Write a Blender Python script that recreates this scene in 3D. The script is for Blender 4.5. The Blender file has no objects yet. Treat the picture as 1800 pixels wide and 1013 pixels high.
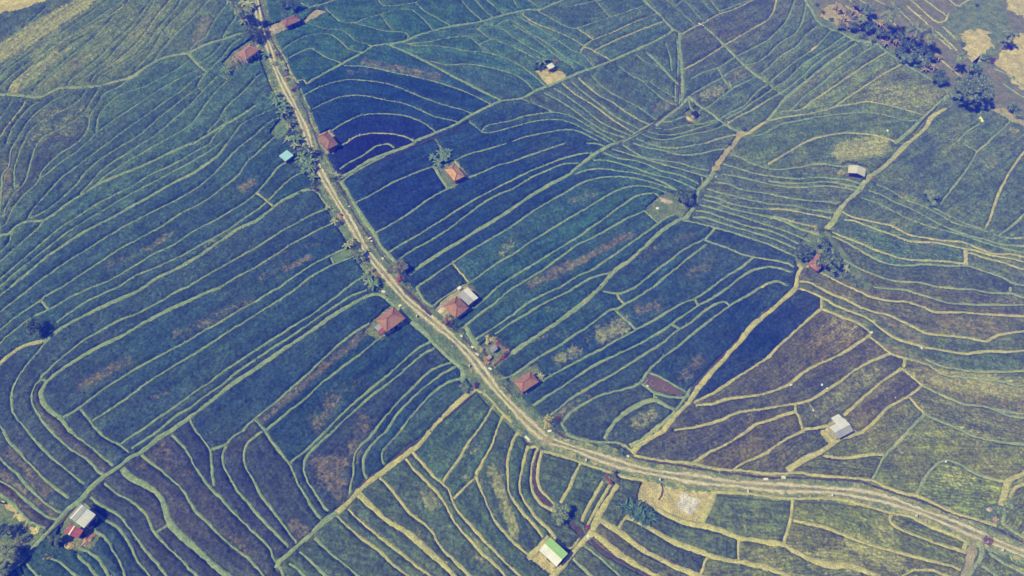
import bpy, bmesh, math, random
import numpy as np
from mathutils import Vector, Matrix

scene = bpy.context.scene
R = math.radians
# ---------------------------------------------------------------- camera: a drone 150 m up, looking down 57 degrees
CAM_H, PITCH, F, CX, CY = 150.0, R(57.0), 1386.0, 900.0, 506.5
cam_d = bpy.data.cameras.new("camera"); cam = bpy.data.objects.new("camera", cam_d)
scene.collection.objects.link(cam); scene.camera = cam
cam.location = (0, 0, CAM_H); cam.rotation_euler = (R(90) - PITCH, 0, 0)
cam_d.sensor_width = 36; cam_d.lens = 36 * F / 1800; cam_d.clip_start = 1; cam_d.clip_end = 4000
# ---------------------------------------------------------------- sky and sun (high sun from the left, a little behind the camera)
SUN_EL, SUN_AZ = R(57), R(244)            # azimuth clockwise from +Y
world = bpy.data.worlds.new("World"); scene.world = world; world.use_nodes = True
wn = world.node_tree
sky = wn.nodes.new("ShaderNodeTexSky"); sky.sky_type = 'NISHITA'; sky.sun_disc = False
sky.sun_elevation = SUN_EL; sky.sun_rotation = SUN_AZ; sky.altitude = 300
wn.links.new(sky.outputs[0], wn.nodes["Background"].inputs[0])
wn.nodes["Background"].inputs[1].default_value = 0.07
sun_d = bpy.data.lights.new("sun", 'SUN'); sun = bpy.data.objects.new("sun", sun_d)
scene.collection.objects.link(sun)
sun_d.energy = 4.6; sun_d.angle = R(0.5); sun_d.color = (1.0, 0.97, 0.91)
to_sun = Vector((math.sin(SUN_AZ) * math.cos(SUN_EL), math.cos(SUN_AZ) * math.cos(SUN_EL), math.sin(SUN_EL)))
sun.rotation_euler = to_sun.to_track_quat('Z', 'Y').to_euler(); sun.location = to_sun * 300
scene.view_settings.view_transform = 'Standard'; scene.view_settings.look = 'None'
scene.view_settings.exposure = 0.08; scene.view_settings.gamma = 1
# added blue volume that lifts the shadows to navy, imitating a colour grade
TINT_DENSITY, TINT_COLOR, TINT_G = 0.0026, (0.010, 0.048, 1.0), -0.12

rng = np.random.default_rng(7); random.seed(7)
SP, CP = math.sin(R(90) - PITCH), math.cos(R(90) - PITCH)

def P(px, py, z=0.0):
    """surveyed picture point -> world point on the level z"""
    xc, yc = (px - CX) / F, -(py - CY) / F
    wy, wz = yc * CP + SP, yc * SP - CP
    t = (z - CAM_H) / wz
    return (xc * t, wy * t, z)

def to_px(x, y, z=0.0):
    dz = z - CAM_H
    yc = y * CP + dz * SP; zc = -y * SP + dz * CP
    return CX + F * x / -zc, CY - F * yc / -zc

def lin(c):
    c = np.asarray(c, float) / 255
    return np.where(c < .04045, c / 12.92, ((c + .055) / 1.055) ** 2.4)

# ---------------------------------------------------------------- helpers
COL = scene.collection
def link(o, parent=None):
    COL.objects.link(o)
    if parent is not None: o.parent = parent
    return o
def tag(o, label=None, cat=None, group=None, kind=None):
    if label: o['label'] = label
    if cat: o['category'] = cat
    if group: o['group'] = group
    if kind: o['kind'] = kind
    return o
def empty(name, loc, rz=0, label=None, cat=None, group=None):
    o = bpy.data.objects.new(name, None); o.location = loc; o.rotation_euler = (0, 0, rz)
    o.empty_display_size = .3
    return tag(link(o), label, cat, group)

class MB:
    def __init__(s): s.v, s.f, s.a = [], [], []
    def quad(s, *p):
        n = len(s.v); s.v += [tuple(q) for q in p]; s.f.append(tuple(range(n, n + len(p))))
    def box(s, cx, cy, cz, sx, sy, sz, rz=0.0):
        n = len(s.v); c, d = math.cos(rz), math.sin(rz)
        for dx, dy, dz in ((-1,-1,-1),(1,-1,-1),(1,1,-1),(-1,1,-1),(-1,-1,1),(1,-1,1),(1,1,1),(-1,1,1)):
            x, y = dx * sx / 2, dy * sy / 2
            s.v.append((cx + x * c - y * d, cy + x * d + y * c, cz + dz * sz / 2))
        for q in ((0,3,2,1),(4,5,6,7),(0,1,5,4),(1,2,6,5),(2,3,7,6),(3,0,4,7)): s.f.append(tuple(n + i for i in q))
    def bar(s, a, b, w, h=None):
        a, b = Vector(a), Vector(b); d = b - a
        h = h or w; z = Vector((0,0,1)) if abs(d.normalized().z) < .95 else Vector((1,0,0))
        x = d.cross(z).normalized() * w / 2; y = x.cross(d).normalized() * h / 2
        n = len(s.v)
        for q in (a, b):
            for sx, sy in ((-1,-1),(1,-1),(1,1),(-1,1)): s.v.append(tuple(q + x * sx + y * sy))
        for q in ((0,1,2,3),(7,6,5,4),(0,4,5,1),(1,5,6,2),(2,6,7,3),(3,7,4,0)): s.f.append(tuple(n + i for i in q))
    def tube(s, pts, rads, k=7):
        n = len(s.v); pts = [Vector(p) for p in pts]
        for i, p in enumerate(pts):
            d = (pts[min(i+1, len(pts)-1)] - pts[max(i-1, 0)]).normalized()
            x = d.orthogonal().normalized(); y = d.cross(x)
            for j in range(k):
                a = 2 * math.pi * j / k
                s.v.append(tuple(p + (x * math.cos(a) + y * math.sin(a)) * rads[i]))
        for i in range(len(pts) - 1):
            for j in range(k):
                s.f.append((n+i*k+j, n+i*k+(j+1)%k, n+(i+1)*k+(j+1)%k, n+(i+1)*k+j))
        s.f.append(tuple(n + (len(pts)-1)*k + j for j in range(k)))
    def mesh(s, name, m, smooth=False):
        me = bpy.data.meshes.new(name); me.from_pydata(s.v, [], s.f); me.materials.append(m)
        if smooth: me.polygons.foreach_set("use_smooth", [True] * len(me.polygons))
        me.update(); return me
    def build(s, name, m, parent=None, smooth=False):
        return link(bpy.data.objects.new(name, s.mesh(name, m, smooth)), parent)

def np_mesh(name, V, Fq, m, smooth=False):
    me = bpy.data.meshes.new(name)
    me.vertices.add(len(V)); me.vertices.foreach_set("co", np.ascontiguousarray(V, np.float32).ravel())
    k = Fq.shape[1]
    me.loops.add(Fq.size); me.loops.foreach_set("vertex_index", np.ascontiguousarray(Fq, np.int32).ravel())
    me.polygons.add(len(Fq)); me.polygons.foreach_set("loop_start", np.arange(0, Fq.size, k, dtype=np.int32))
    if smooth: me.polygons.foreach_set("use_smooth", np.ones(len(Fq), bool))
    me.materials.append(m); me.update(calc_edges=True)
    return me
def attr(me, name, vals, typ='FLOAT'):
    a = me.attributes.new(name, typ, 'POINT')
    a.data.foreach_set("color" if typ == 'FLOAT_COLOR' else "value", np.ascontiguousarray(vals, np.float32).ravel())

# ---------------------------------------------------------------- materials
class N:
    """small node-graph writer"""
    def __init__(s, name, rough=.8, spec=.25):
        s.m = bpy.data.materials.new(name); s.m.use_nodes = True; s.t = s.m.node_tree
        s.b = s.t.nodes["Principled BSDF"]; s.b.inputs["Roughness"].default_value = rough
        s.b.inputs["Specular IOR Level"].default_value = spec
        s.co = s.t.nodes.new("ShaderNodeTexCoord").outputs["Object"]
    def n(s, t, **kw):
        n = s.t.nodes.new("ShaderNode" + t)
        for k, v in kw.items(): setattr(n, k, v)
        return n
    def set(s, sock, v):
        if isinstance(v, bpy.types.NodeSocket): s.t.links.new(v, sock)
        elif isinstance(v, (tuple, list)) and len(v) == 3 and sock.type == 'RGBA': sock.default_value = (*v, 1)
        else: sock.default_value = v
    def noise(s, scale, detail=3, rough=.6, vec=None):
        n = s.n("TexNoise"); s.set(n.inputs["Vector"], vec or s.co)
        n.inputs["Scale"].default_value = scale; n.inputs["Detail"].default_value = detail
        n.inputs["Roughness"].default_value = rough
        return n.outputs["Fac"]
    def ramp(s, v, lo, hi, a=0.0, b=1.0, smooth=True):
        n = s.n("MapRange"); n.interpolation_type = 'SMOOTHSTEP' if smooth else 'LINEAR'
        s.set(n.inputs[0], v)
        for i, x in enumerate((lo, hi, a, b)): s.set(n.inputs[i + 1], x)
        return n.outputs[0]
    def math(s, op, a, b=0.0):
        n = s.n("Math", operation=op); s.set(n.inputs[0], a); s.set(n.inputs[1], b); return n.outputs[0]
    def mix(s, f, a, b, mode='MIX'):
        n = s.n("Mix", data_type='RGBA', blend_type=mode)
        s.set(n.inputs[0], f); s.set(n.inputs[6], a); s.set(n.inputs[7], b); return n.outputs[2]
    def attr(s, name, out="Fac"):
        n = s.n("Attribute"); n.attribute_name = name; return n.outputs[out]
    def scale(s, c, f):
        n = s.n("VectorMath", operation='SCALE'); s.set(n.inputs[0], c); s.set(n.inputs[3], f); return n.outputs[0]
    def bump(s, h, st=.5, d=.05):
        n = s.n("Bump"); n.inputs["Strength"].default_value = st; n.inputs["Distance"].default_value = d
        s.set(n.inputs["Height"], h); s.t.links.new(n.outputs[0], s.b.inputs["Normal"])
    def done(s, c):
        s.set(s.b.inputs["Base Color"], c); return s.m

def mat(name, c1, c2=None, scale=2.0, rough=.8, spec=.25, fine=None):
    s = N(name, rough, spec); c2 = c2 or tuple(x * .6 for x in c1)
    c = s.mix(s.ramp(s.noise(scale, 4), .35, .65), c1, c2)
    if fine: c = s.scale(c, s.ramp(s.noise(fine, 2), .3, .7, .72, 1.28))
    return s.done(c)
# ---------------------------------------------------------------- traced field banks
# each tile: offset of the tile in the survey picture, then lines  kind x,y x,y ... in quarter pixels
# g grass bank, G broad grass bank, y dry bank, Y broad dry bank
TILES = [
((0,0), """
g 0,310 80,258 170,200 250,130 335,50
y 0,425 60,375 130,325 300,195 430,95 590,0
g 0,500 120,420 330,265 500,150 640,60 700,0
g 0,545 60,490 200,395 370,280 560,150 770,0
g 0,620 50,570 130,500 280,400 420,300 560,210 700,120 810,45 870,0
y 60,640 100,580 190,500 330,370 480,270 640,185 780,110 890,30 910,0
g 150,640 180,580 300,470 420,380 560,280 700,220
g 235,650 270,600 420,470 560,350 650,280 760,170 820,100
g 480,600 500,570 600,490 700,410 800,310 880,235 960,150 1050,30 1075,0
g 530,600 640,520 750,430 830,340 940,220 1020,120 1095,0
y 645,570 690,520 800,450 900,370 980,290 1050,200 1110,110 1170,40 1200,0
g 680,580 720,530 850,460 960,390 1040,310 1110,210 1190,120 1250,50 1280,0
g 950,500 1050,390 1110,290 1180,190 1270,100 1370,0
g 1090,425 1150,340 1250,230 1340,150 1420,60 1475,0
g 1340,350 1390,300 1450,260 1500,170 1560,80 1600,30 1600,0
g 1570,265 1600,210 1650,140 1670,90
P 0,670 100,670 200,680 290,685 350,655 420,625 500,620 600,618 700,605 800,580 930,540 1050,460 1150,410 1250,385 1330,375 1400,340 1480,305 1600,270 1700,235
g 0,840 50,770 100,705
y 0,970 50,900 110,820 165,750 180,710
g 50,1012 80,930 130,850 200,770 280,715
g 110,1012 150,940 200,860 280,780 400,700 490,655
g 170,1012 210,930 290,860 400,800 500,750 570,700 610,640
g 260,1012 300,970 380,930 480,880 580,810 630,740 690,640
g 580,810 635,830
g 540,1012 600,950 630,870 640,810 690,740 740,660 830,620 900,570 970,535
g 680,935 690,850 720,780 790,710 870,660 1000,620 1100,570 1230,500 1320,440 1335,420
g 610,1012 680,940 800,850 950,750 1100,650 1200,590 1300,540 1400,490
g 760,1012 850,940 950,870 1080,780 1180,705 1280,640 1370,560 1450,515
G 1330,385 1370,430 1420,480 1460,505
g 890,1012 1000,940 1100,850 1200,770 1300,690 1390,620
g 1390,620 1430,640
g 1390,610 1420,560 1460,510 1540,430 1600,360 1640,310 1700,270
g 1400,450 1480,400 1540,340 1560,310
g 1000,1012 1100,950 1250,820 1360,720 1430,640 1480,590 1540,530
g 1120,1012 1250,940 1350,870 1420,780 1500,670 1600,570
g 1540,530 1600,560
g 1550,830 1600,750 1700,660 1800,560
g 1550,830 1590,860
g 1460,930 1550,840
G 1360,1012 1450,960 1560,890 1640,850 1720,800 1800,745
g 1480,1012 1510,960 1590,880
g 1600,1012 1660,930 1700,880 1800,820
g 1720,1012 1800,950
"""),
((450,0), """
g 860,0 890,40 950,45 1050,35 1120,20 1150,0
g 1440,0 1500,70 1590,150
g 1120,25 1200,90 1290,140 1370,185
g 1540,0 1600,70 1670,130
g 1620,0 1690,60 1750,105
g 480,55 520,90 560,130 610,160 700,165 750,140 880,105 960,80 1080,70 1130,100 1180,140 1245,215
g 700,165 800,195 900,220 960,225 1040,230 1070,250 1065,280
g 880,110 930,180 970,220
G 360,590 450,535 610,450 740,380 820,330 900,315 1030,300 1130,255 1245,220 1370,190 1500,170 1600,150 1700,120 1800,95
G 300,95 400,50 480,30 560,0
g 270,0 310,20 360,50
g 330,160 430,190 500,210 600,215 650,245 700,290 780,315 815,330
g 120,250 220,210 320,165
g 180,360 250,310 350,260 440,240 530,250 590,290 650,345 720,370 770,365
g 190,440 280,385 380,345 420,360 500,410 560,430 610,455
g 620,465 750,470 850,485 1000,520 1150,550 1300,590 1450,640 1560,690 1650,735
G 930,320 1000,345 1100,390 1200,440 1350,520 1500,600 1620,660 1720,705
g 1040,310 1130,325 1250,325 1400,345 1500,365 1600,370 1700,395 1800,430
g 1060,310 1200,300 1330,275 1470,260 1520,280 1570,320 1600,370
g 1230,435 1350,460 1500,455 1650,480 1800,520
g 1540,195 1600,240 1650,275 1720,300 1800,330
g 1570,315 1650,280
g 1560,205 1600,180 1680,190 1750,220 1800,255
g 1680,185 1740,155 1800,135
g 330,680 420,630 520,590 640,565 750,570 860,580 980,610 1100,660 1200,700 1350,750 1450,775 1520,805
g 400,770 480,730 580,690 680,675 780,680 900,705 1050,735 1150,775 1250,820 1350,845 1420,860
g 530,925 600,880 700,830 800,805 920,805 1040,815 1130,845 1200,880 1260,930
y 620,1012 700,965 780,945 880,940 980,950 1060,970 1110,995
G 1110,1000 1200,965 1280,930 1400,880 1500,820 1600,770 1720,715 1800,705
g 1260,980 1280,1012
g 1500,860 1540,890 1600,935 1680,930 1800,905
g 1590,920 1620,890 1700,870 1800,850
g 0,550 40,520
g 0,830 80,790 160,760
g 0,950 50,900 120,850 180,830
g 80,1012 130,970 180,930
y 375,780 390,850 430,940
g 315,625 340,690 380,770
y 130,265 150,330 180,370 210,420 250,520 300,590
y 270,580 330,565 355,590
"""),
((900,0), """
G 0,95 100,75 200,70 280,35 370,0
g 10,0 45,60
g 110,0 150,30 190,60
g 290,40 400,50 500,30 590,10
g 590,10 640,70 690,125
g 190,85 270,130 350,175 410,200 460,200 600,155 800,90 940,40
y 460,205 520,245 570,280
y 500,330 570,285 700,235 850,165 1010,105
y 580,360 700,300 850,235 1060,155
y 480,375 510,335 600,375 690,425
y 60,95 150,160 280,215 400,265 500,325
g 30,115 150,180 280,260 420,355 500,390 570,465
g 0,150 120,230 250,310 350,390 450,440 530,490
g 0,175 140,260 240,340 340,420 410,460 445,500
g 0,265 120,335 200,380 270,430
g 0,335 80,370 160,415
g 0,435 80,480 170,550 240,610
g 0,520 60,550 110,590 150,635
G 0,705 80,690 170,640 280,600 400,545 500,505 600,470 700,430 850,365 1000,295 1100,240 1140,215
G 920,0 980,60 1040,110 1090,165 1140,215 1180,230
G 1180,230 1180,320 1190,420 1200,520
y 1180,250 1290,190 1360,160 1440,110 1560,70 1700,0
g 1080,0 1150,60 1220,120 1290,185
g 1150,45 1210,10 1270,75 1340,150
g 1330,0 1380,60 1420,100
g 1400,10 1450,75 1500,70 1600,30 1680,0
G 1350,190 1420,250 1500,330 1600,430 1700,520 1800,590
y 1210,490 1290,450 1390,390 1490,325 1600,260 1720,190 1800,145
g 1255,560 1350,510 1450,480 1560,410 1680,350 1800,285
g 1490,540 1560,490 1640,465 1730,440 1800,400
g 1255,670 1330,630 1400,590 1480,550
g 1450,490 1490,560 1530,620
g 1310,785 1400,740 1530,640 1620,590 1720,540 1800,490
G 1240,680 1330,760 1400,800 1460,850 1530,900 1620,945
g 1460,840 1530,800 1640,740 1720,650 1800,600
g 1500,840 1600,790 1700,720 1800,640
y 1500,880 1600,820 1700,770 1800,710
Y 1560,1012 1620,950 1660,940 1750,880 1800,850
y 1350,1012 1450,980 1600,945
g 1680,960 1750,950 1800,930
G 1010,885 1090,820 1190,745 1240,690
G 740,1012 850,960 920,910 1000,870
g 870,390 940,440 1040,480 1100,530 1160,590
G 940,370 1000,420 1060,480 1130,560 1180,600
g 1080,310 1110,390 1125,500
g 1160,280 1170,400 1165,540
G 1200,520 1200,600 1195,680 1180,740
g 740,460 830,530 930,580
g 920,580 950,570 1040,630 1140,690
g 930,590 1000,650 1060,700 1150,745
g 550,525 620,600 700,660 800,710 900,765 960,810 1010,845
y 460,545 530,610 620,680 700,720 800,790 900,850 980,885
g 410,570 500,650 620,740 720,820 850,890 900,915
y 350,590 450,670 560,735 660,810 760,880 860,940
g 290,620 400,690 520,780 620,860 720,910 840,960
g 220,655 330,710 450,790 560,870 660,930 800,975
g 70,700 180,745 300,795
g 0,850 120,815 300,795 420,825 510,875 600,930 740,1005
g 0,890 150,860 300,845 420,870 520,920 620,970 680,1005
g 0,1000 100,965 250,935 380,915 470,930 560,970 610,995
g 1060,860 1130,855 1210,820
g 1000,905 1100,915 1200,890 1330,875 1440,845
g 940,930 1040,950 1150,950 1300,910 1440,860
g 910,945 1000,980 1100,985 1250,950 1400,920 1500,880
g 870,975 920,1000 950,1012
g 1240,700 1260,770 1310,790 1320,850
g 1150,600 1150,720
"""),
((1350,0), """
y 0,145 40,80 60,0
g 0,290 80,210 130,150 170,60 190,0
g 0,385 80,310 190,240 240,160 265,60 270,0
G 265,10 310,80 350,160 440,210 520,240 620,290 760,310 830,370 940,440 1050,510 1150,570 1270,660
g 0,480 90,400 200,330 260,260 350,185
g 0,590 100,510 200,430 290,370 380,290 440,220
g 0,660 140,560 240,460 380,370 480,300 550,250
g 0,700 120,640 220,560 340,450 480,350 600,280
g 240,545 270,570
g 0,595 60,640 130,690
G 0,850 120,700 240,600 360,500 480,410 620,310
g 160,780 260,680 380,590 480,500 600,420 740,330
y 80,790 230,775 300,720 350,690 480,600 600,520 700,450 830,375
y 470,750 560,690 680,610 800,530 940,455
y 0,855 100,830 250,810 380,785 470,755 600,735 700,720 850,745 960,775 1080,810
g 0,930 80,880 200,855 330,830 500,805 700,795 850,820 970,850 1050,850
y 240,1012 350,970 480,945 600,940 750,955 850,985 900,1000
G 890,1012 1000,920 1080,840 1170,760 1270,670
Y 970,1012 1100,910 1150,830 1270,750
g 1100,915 1200,960 1330,1000
g 1330,1000 1400,930 1490,870
g 1540,1012 1600,950 1700,850 1620,780
g 1700,850 1800,890
y 970,40 1050,110 1150,200 1300,330 1340,400
y 1000,0 1100,90 1180,155 1240,150 1270,100
y 1100,0 1180,60 1260,120
y 1270,0 1330,45 1400,10
y 900,60 1000,150
y 640,0 760,70
y 750,0 870,60
y 580,10 700,100
y 1230,190 1330,290
y 1050,280 1200,410 1350,540
y 1680,0 1800,100
y 540,40 640,110 720,170
y 820,110 960,240
y 700,110 800,190
y 1130,200 1200,270 1290,350
y 950,300 1060,400 1180,510
g 1580,480 1700,540 1800,620
g 1650,590 1720,640 1800,690
"""),
((0,253), """
g 10,390 15,300 25,215 65,160 80,60 100,0
g 110,330 105,200 130,100 165,0
g 0,520 30,510 50,440 100,360 160,300 200,220 230,100 270,0
g 0,600 50,560 100,450 170,370 270,270 300,200 360,130 430,70 540,0
g 270,265 350,200 450,120 540,60 610,0
g 200,530 250,450 340,350 430,250 520,180 600,120 690,50 760,0
g 215,525 300,490 400,420 480,350 550,280 610,200 700,120 830,35 890,0
g 570,355 640,280 710,200 800,130 900,70 1000,0
g 690,280 760,220 880,140 1000,70 1120,0
G 0,650 70,635 120,580 200,550 310,540 400,490 500,410 600,350 690,290 850,220 1000,160 1150,90 1300,20 1360,0
g 310,540 280,590 200,660 130,720 0,840
g 0,770 60,710 90,640 110,590
g 0,960 150,830 280,720 420,600 560,510 680,430 800,370 950,290 1080,210 1200,160 1340,80 1480,0
g 0,1010 140,890 320,750 460,640 600,550 750,460 900,370 1050,290 1200,210 1350,130 1450,70 1550,0
G 70,1012 180,930 320,810 480,700 620,610 760,540 900,460 1050,380 1200,290 1340,220 1450,150 1540,80 1600,0
g 220,1012 350,920 480,830 640,730 800,630 960,540 1120,460 1280,380 1420,290 1540,180 1650,60 1720,0
g 440,1012 560,930 700,840 850,740 980,670 1130,590 1280,490 1420,420 1560,320 1680,220 1740,130 1800,75
g 650,1012 760,970 920,880 1080,780 1230,710 1360,620 1500,550 1600,490 1700,430 1800,360
g 830,1012 960,930 1130,860 1280,790 1440,700 1600,610 1700,540 1800,478
G 1010,1012 1100,950 1250,880 1420,780 1560,680 1680,600 1800,545
g 1320,1012 1450,930 1560,870 1680,800 1800,738
g 1555,1012 1650,950 1800,870
"""),
((450,253), """
g 0,80 40,40 80,0
g 0,355 60,290 100,240 150,180 200,140 280,130
g 0,475 80,410 150,340 220,270 300,215 340,200
G 0,550 100,470 200,395 310,345 380,320
g 380,325 430,340 480,410 540,470 560,500
g 0,735 130,650 250,580 400,500 520,450
g 0,872 130,790 250,710 400,630 540,560
y 0,345 60,390 120,440
g 170,1012 280,930 420,840 520,790 640,735
g 290,1012 400,930 520,865 600,830 700,790
g 530,800 550,855
g 640,1012 700,970 780,930
g 500,70 560,30 640,0
g 480,90 520,150 540,230
g 590,180 650,140 760,80 850,20 930,5 970,30
G 540,260 650,210 780,130 900,80 1000,45 1110,0
g 610,280 640,240 760,165 900,95
G 600,260 640,330 690,420 760,530 830,630 880,720 930,780 1000,850
g 690,420 800,370 900,310 1000,260 1130,205 1250,160
G 1250,160 1300,240 1350,320
g 840,630 950,570 1050,510 1150,440 1250,370 1380,305 1490,245 1600,200 1700,155 1800,130
g 1280,0 1310,45 1340,70
g 1410,115 1500,75 1600,50 1700,20 1760,0
y 1400,120 1450,190 1490,245
g 920,775 1000,725 1130,650 1260,570 1400,480 1530,400 1660,330 1800,260
g 1010,810 1130,735 1250,670 1400,570 1500,490 1630,400 1720,355 1800,325
G 1080,920 1180,850 1300,770 1450,680 1560,610 1680,540 1800,460
g 1130,1012 1250,930 1380,840 1500,760 1620,690 1800,583
y 1380,835 1440,910 1500,980
g 1450,1012 1500,980 1600,910 1700,840 1800,785
g 1690,1012 1800,942
"""),
((900,253), """
g 0,130 150,75 270,35 370,0
G 0,460 100,390 250,300 400,220 450,175 560,90 640,40 700,10 740,0
g 0,260 120,200 220,160 350,110 480,75 560,70
g 0,325 130,245 250,190 370,145 470,140
g 520,0 600,5 660,25
g 440,220 520,190 620,180 750,195 860,210 960,235 1080,285 1160,330
g 0,585 130,490 260,410 370,350 450,300 540,260 640,240 760,235 880,250 1000,280 1060,300 1160,330
g 570,120 660,120 780,150 880,180 980,215 1100,245 1200,280 1290,325
g 640,65 760,110 860,120 950,150 1040,190 1140,215 1230,245 1310,285
g 700,40 800,70 900,100 1000,130 1100,160 1200,185 1300,215 1390,235
g 780,10 870,70 960,110 1060,120 1180,140 1290,175 1390,190
g 850,0 950,30 1060,50 1180,80 1280,80 1400,55 1500,35
g 960,0 1060,30 1180,30 1300,10 1370,0
G 1420,200 1370,270 1310,340 1290,430 1240,500 1200,540
g 1330,240 1340,290 1300,330
g 0,783 120,700 250,620 380,540 500,470 600,410 700,350 800,310 900,300 1000,315 1080,345
g 0,942 120,870 250,790 380,710 470,655 560,590 660,520 780,430 880,370 990,350 1030,370
g 0,1008 120,950 230,880 340,800 450,720 550,670 650,620 750,560 850,510 930,475
g 930,475 1030,560
g 340,1012 450,940 560,890 680,810 780,740 880,670 980,600 1060,540 1140,500
g 440,1012 550,950 700,905
G 620,1012 720,900 830,820 950,710 1060,610 1170,540 1200,530
g 1530,80 1600,100 1680,140 1800,175
g 1480,145 1600,180 1700,210 1800,228
g 1470,215 1560,230 1680,255 1800,285
g 1420,270 1530,290 1600,320 1700,340 1800,355
g 1370,320 1450,345 1560,370 1680,400 1800,425
g 1350,365 1440,385 1530,420 1650,450 1800,462
g 1340,395 1440,420 1560,465 1700,495 1800,515
g 1310,430 1440,465 1560,500 1700,545 1800,578
g 1290,470 1390,490 1500,530 1650,580 1800,610
g 1270,520 1370,525 1450,555 1600,600 1800,656
g 1200,545 1300,560 1430,595 1560,630 1680,670 1800,708
g 1430,595 1390,640 1350,680
g 1350,680 1420,705 1500,730 1600,775 1700,800 1800,815
g 870,1012 980,920 1100,830 1220,740 1340,680
g 990,1012 1100,920 1200,840 1300,760 1370,710
g 1400,1012 1500,940 1600,880 1700,800
g 1520,1012 1600,945 1700,890 1800,865
y 1740,1012 1800,985
"""),
((1350,253), """
P 990,0 900,80 830,150 750,210 690,260 620,350 540,420 490,490 460,550 410,600
y 0,150 60,110 130,70 240,0
g 0,185 100,185 200,170 320,150 400,145 480,160 560,165
g 0,228 100,240 200,250 320,240 430,245 540,255 650,285
g 0,265 120,280 260,280 400,270 540,290 640,310
g 0,287 150,310 300,305 430,300 550,320 640,330
g 0,355 120,380 250,400 400,410 480,425
g 0,425 100,430 200,445 320,470 460,490
y 0,460 120,465 250,490 380,515 440,530
G 0,515 100,540 200,590 300,625 360,640
y 40,510 150,545 250,570 330,585
g 0,578 100,610 200,650 300,690
g 0,610 100,650 200,700 240,720
g 0,656 80,690 190,740
g 0,708 80,745 180,790
g 0,820 80,830 150,850 180,870
g 0,865 80,880 160,905
Y 210,850 230,880 210,920 190,1012
g 0,985 60,970 130,1000
y 270,860 340,900 430,940 520,990 570,1012
y 220,970 290,980 355,1012
y 520,485 600,520 720,550 860,580 980,640 1100,665 1250,685 1380,700 1480,740 1580,775 1700,780 1800,800
y 540,540 600,545 720,590 860,640 960,680 1060,695 1180,700 1300,725 1380,740 1460,755 1560,785 1700,810 1800,835
Y 1385,750 1390,860
y 1390,765 1450,780 1550,815 1650,840 1800,890
y 450,625 560,670 660,710 780,760 900,800 1000,820 1150,825 1280,835 1380,845
g 450,650 550,700 660,760 760,820 860,850 980,860 1100,850 1230,860 1400,865 1520,900 1640,940 1720,985 1800,1000
g 530,820 620,870 720,915 850,960 960,975 1060,980 1200,1012
g 650,385 750,415 860,470 1000,540 1150,590 1280,625 1400,660 1550,710 1700,750 1800,770
g 700,330 800,370 900,420 1020,470 1130,530 1250,590 1380,640 1500,670 1640,710 1800,725
g 760,290 850,330 950,390 1080,440 1180,490 1300,560 1420,590 1530,620 1620,655 1720,670 1800,660
g 1150,450 1230,490 1350,550 1500,600
g 1210,430 1290,320 1370,220 1430,130 1470,60 1540,0
g 1360,0 1470,60
y 1530,590 1570,500 1600,400 1650,290 1700,200 1760,110 1800,60
g 1620,650 1700,590 1800,500
"""),
((0,506), """
g 0,65 60,20 85,0
g 0,180 90,110 180,40 225,0
g 0,310 90,230 190,160 280,100 330,60 440,0
g 300,100 350,160
g 0,400 100,310 190,240 300,180 400,130 500,70 645,0
g 400,250 480,190 600,110 720,50 835,0
G 310,390 380,330 450,280 560,220 680,160 830,90 950,40 1015,0
Y 0,540 80,470 180,410 300,380
g 320,390 270,460 200,540 130,640 90,740 90,840 120,910 200,1012
g 300,620 370,560 470,470 600,370 720,300 850,230 980,180 1130,100 1250,30 1315,0
G 505,1012 440,930 360,870 300,790 300,720 350,650 450,570 560,500 700,420 850,350 1000,260 1150,180 1300,110 1450,40 1550,0
g 370,1012 290,920 240,830 230,750 260,680 290,650 330,660
g 290,650 300,610
g 440,920 560,850 700,740 850,640 1000,550 1150,470 1300,390 1450,300 1580,230 1700,150 1800,105
g 570,860 640,940 700,1012
g 650,940 760,870 880,790 1000,700 1150,600 1300,510 1450,420 1580,330 1680,270 1800,195
g 985,1012 1100,930 1220,850 1340,760 1460,680 1580,590 1700,510 1800,442
g 1105,1012 1250,900 1350,840 1440,770 1560,690 1680,590 1800,508
G 1190,1012 1330,920 1450,830 1560,740 1680,650 1800,572
g 1340,930 1380,1012
g 1705,1012 1750,960 1800,920
g 0,960 35,1012
"""),
((450,506), """
g 0,100 80,50 170,0
g 0,190 100,130 200,70 300,0
g 0,445 130,360 270,270 400,190 520,100 600,40 650,0
g 0,505 130,420 260,340 400,240 520,160 640,80 700,50 780,20
G 0,575 120,490 250,400 400,300 520,215 640,140 740,85 850,45 920,80
g 0,920 100,840 220,740 320,650 420,560 500,480 590,400 690,320 800,255
g 80,1000 200,900 340,790 470,670 600,570 720,480 820,400 900,340 1060,250
g 490,1012 600,900 720,790 840,690 960,590 1060,500 1140,430 1230,385
g 540,1012 650,910 760,810 870,720 980,640 1080,550 1180,470 1250,430
g 835,1012 920,900 1020,790 1110,700 1200,610 1280,560 1370,530
g 915,1012 1000,890 1090,790 1180,710 1280,630 1400,560
g 1015,1012 1100,900 1180,810 1260,730 1350,670 1450,640
Y 1220,1012 1300,930 1400,830 1480,760 1540,715
y 1550,715 1620,760 1680,820 1740,890 1800,950
y 1555,1012 1620,920 1680,820
y 1690,1012 1740,900
G 920,80 1000,150 1090,230 1180,310 1260,400 1350,490 1430,550 1460,620 1440,660
g 1130,0 1180,90 1240,130 1310,80 1420,0
g 1430,210 1520,150 1620,75 1700,0
g 1450,290 1560,200 1680,110 1800,20
g 1540,370 1650,300 1800,200
g 1680,330 1800,247
G 1470,270 1530,370 1560,400
g 1680,560 1800,465
g 1720,640 1800,625
g 0,930 60,1000 70,1012
"""),
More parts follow.
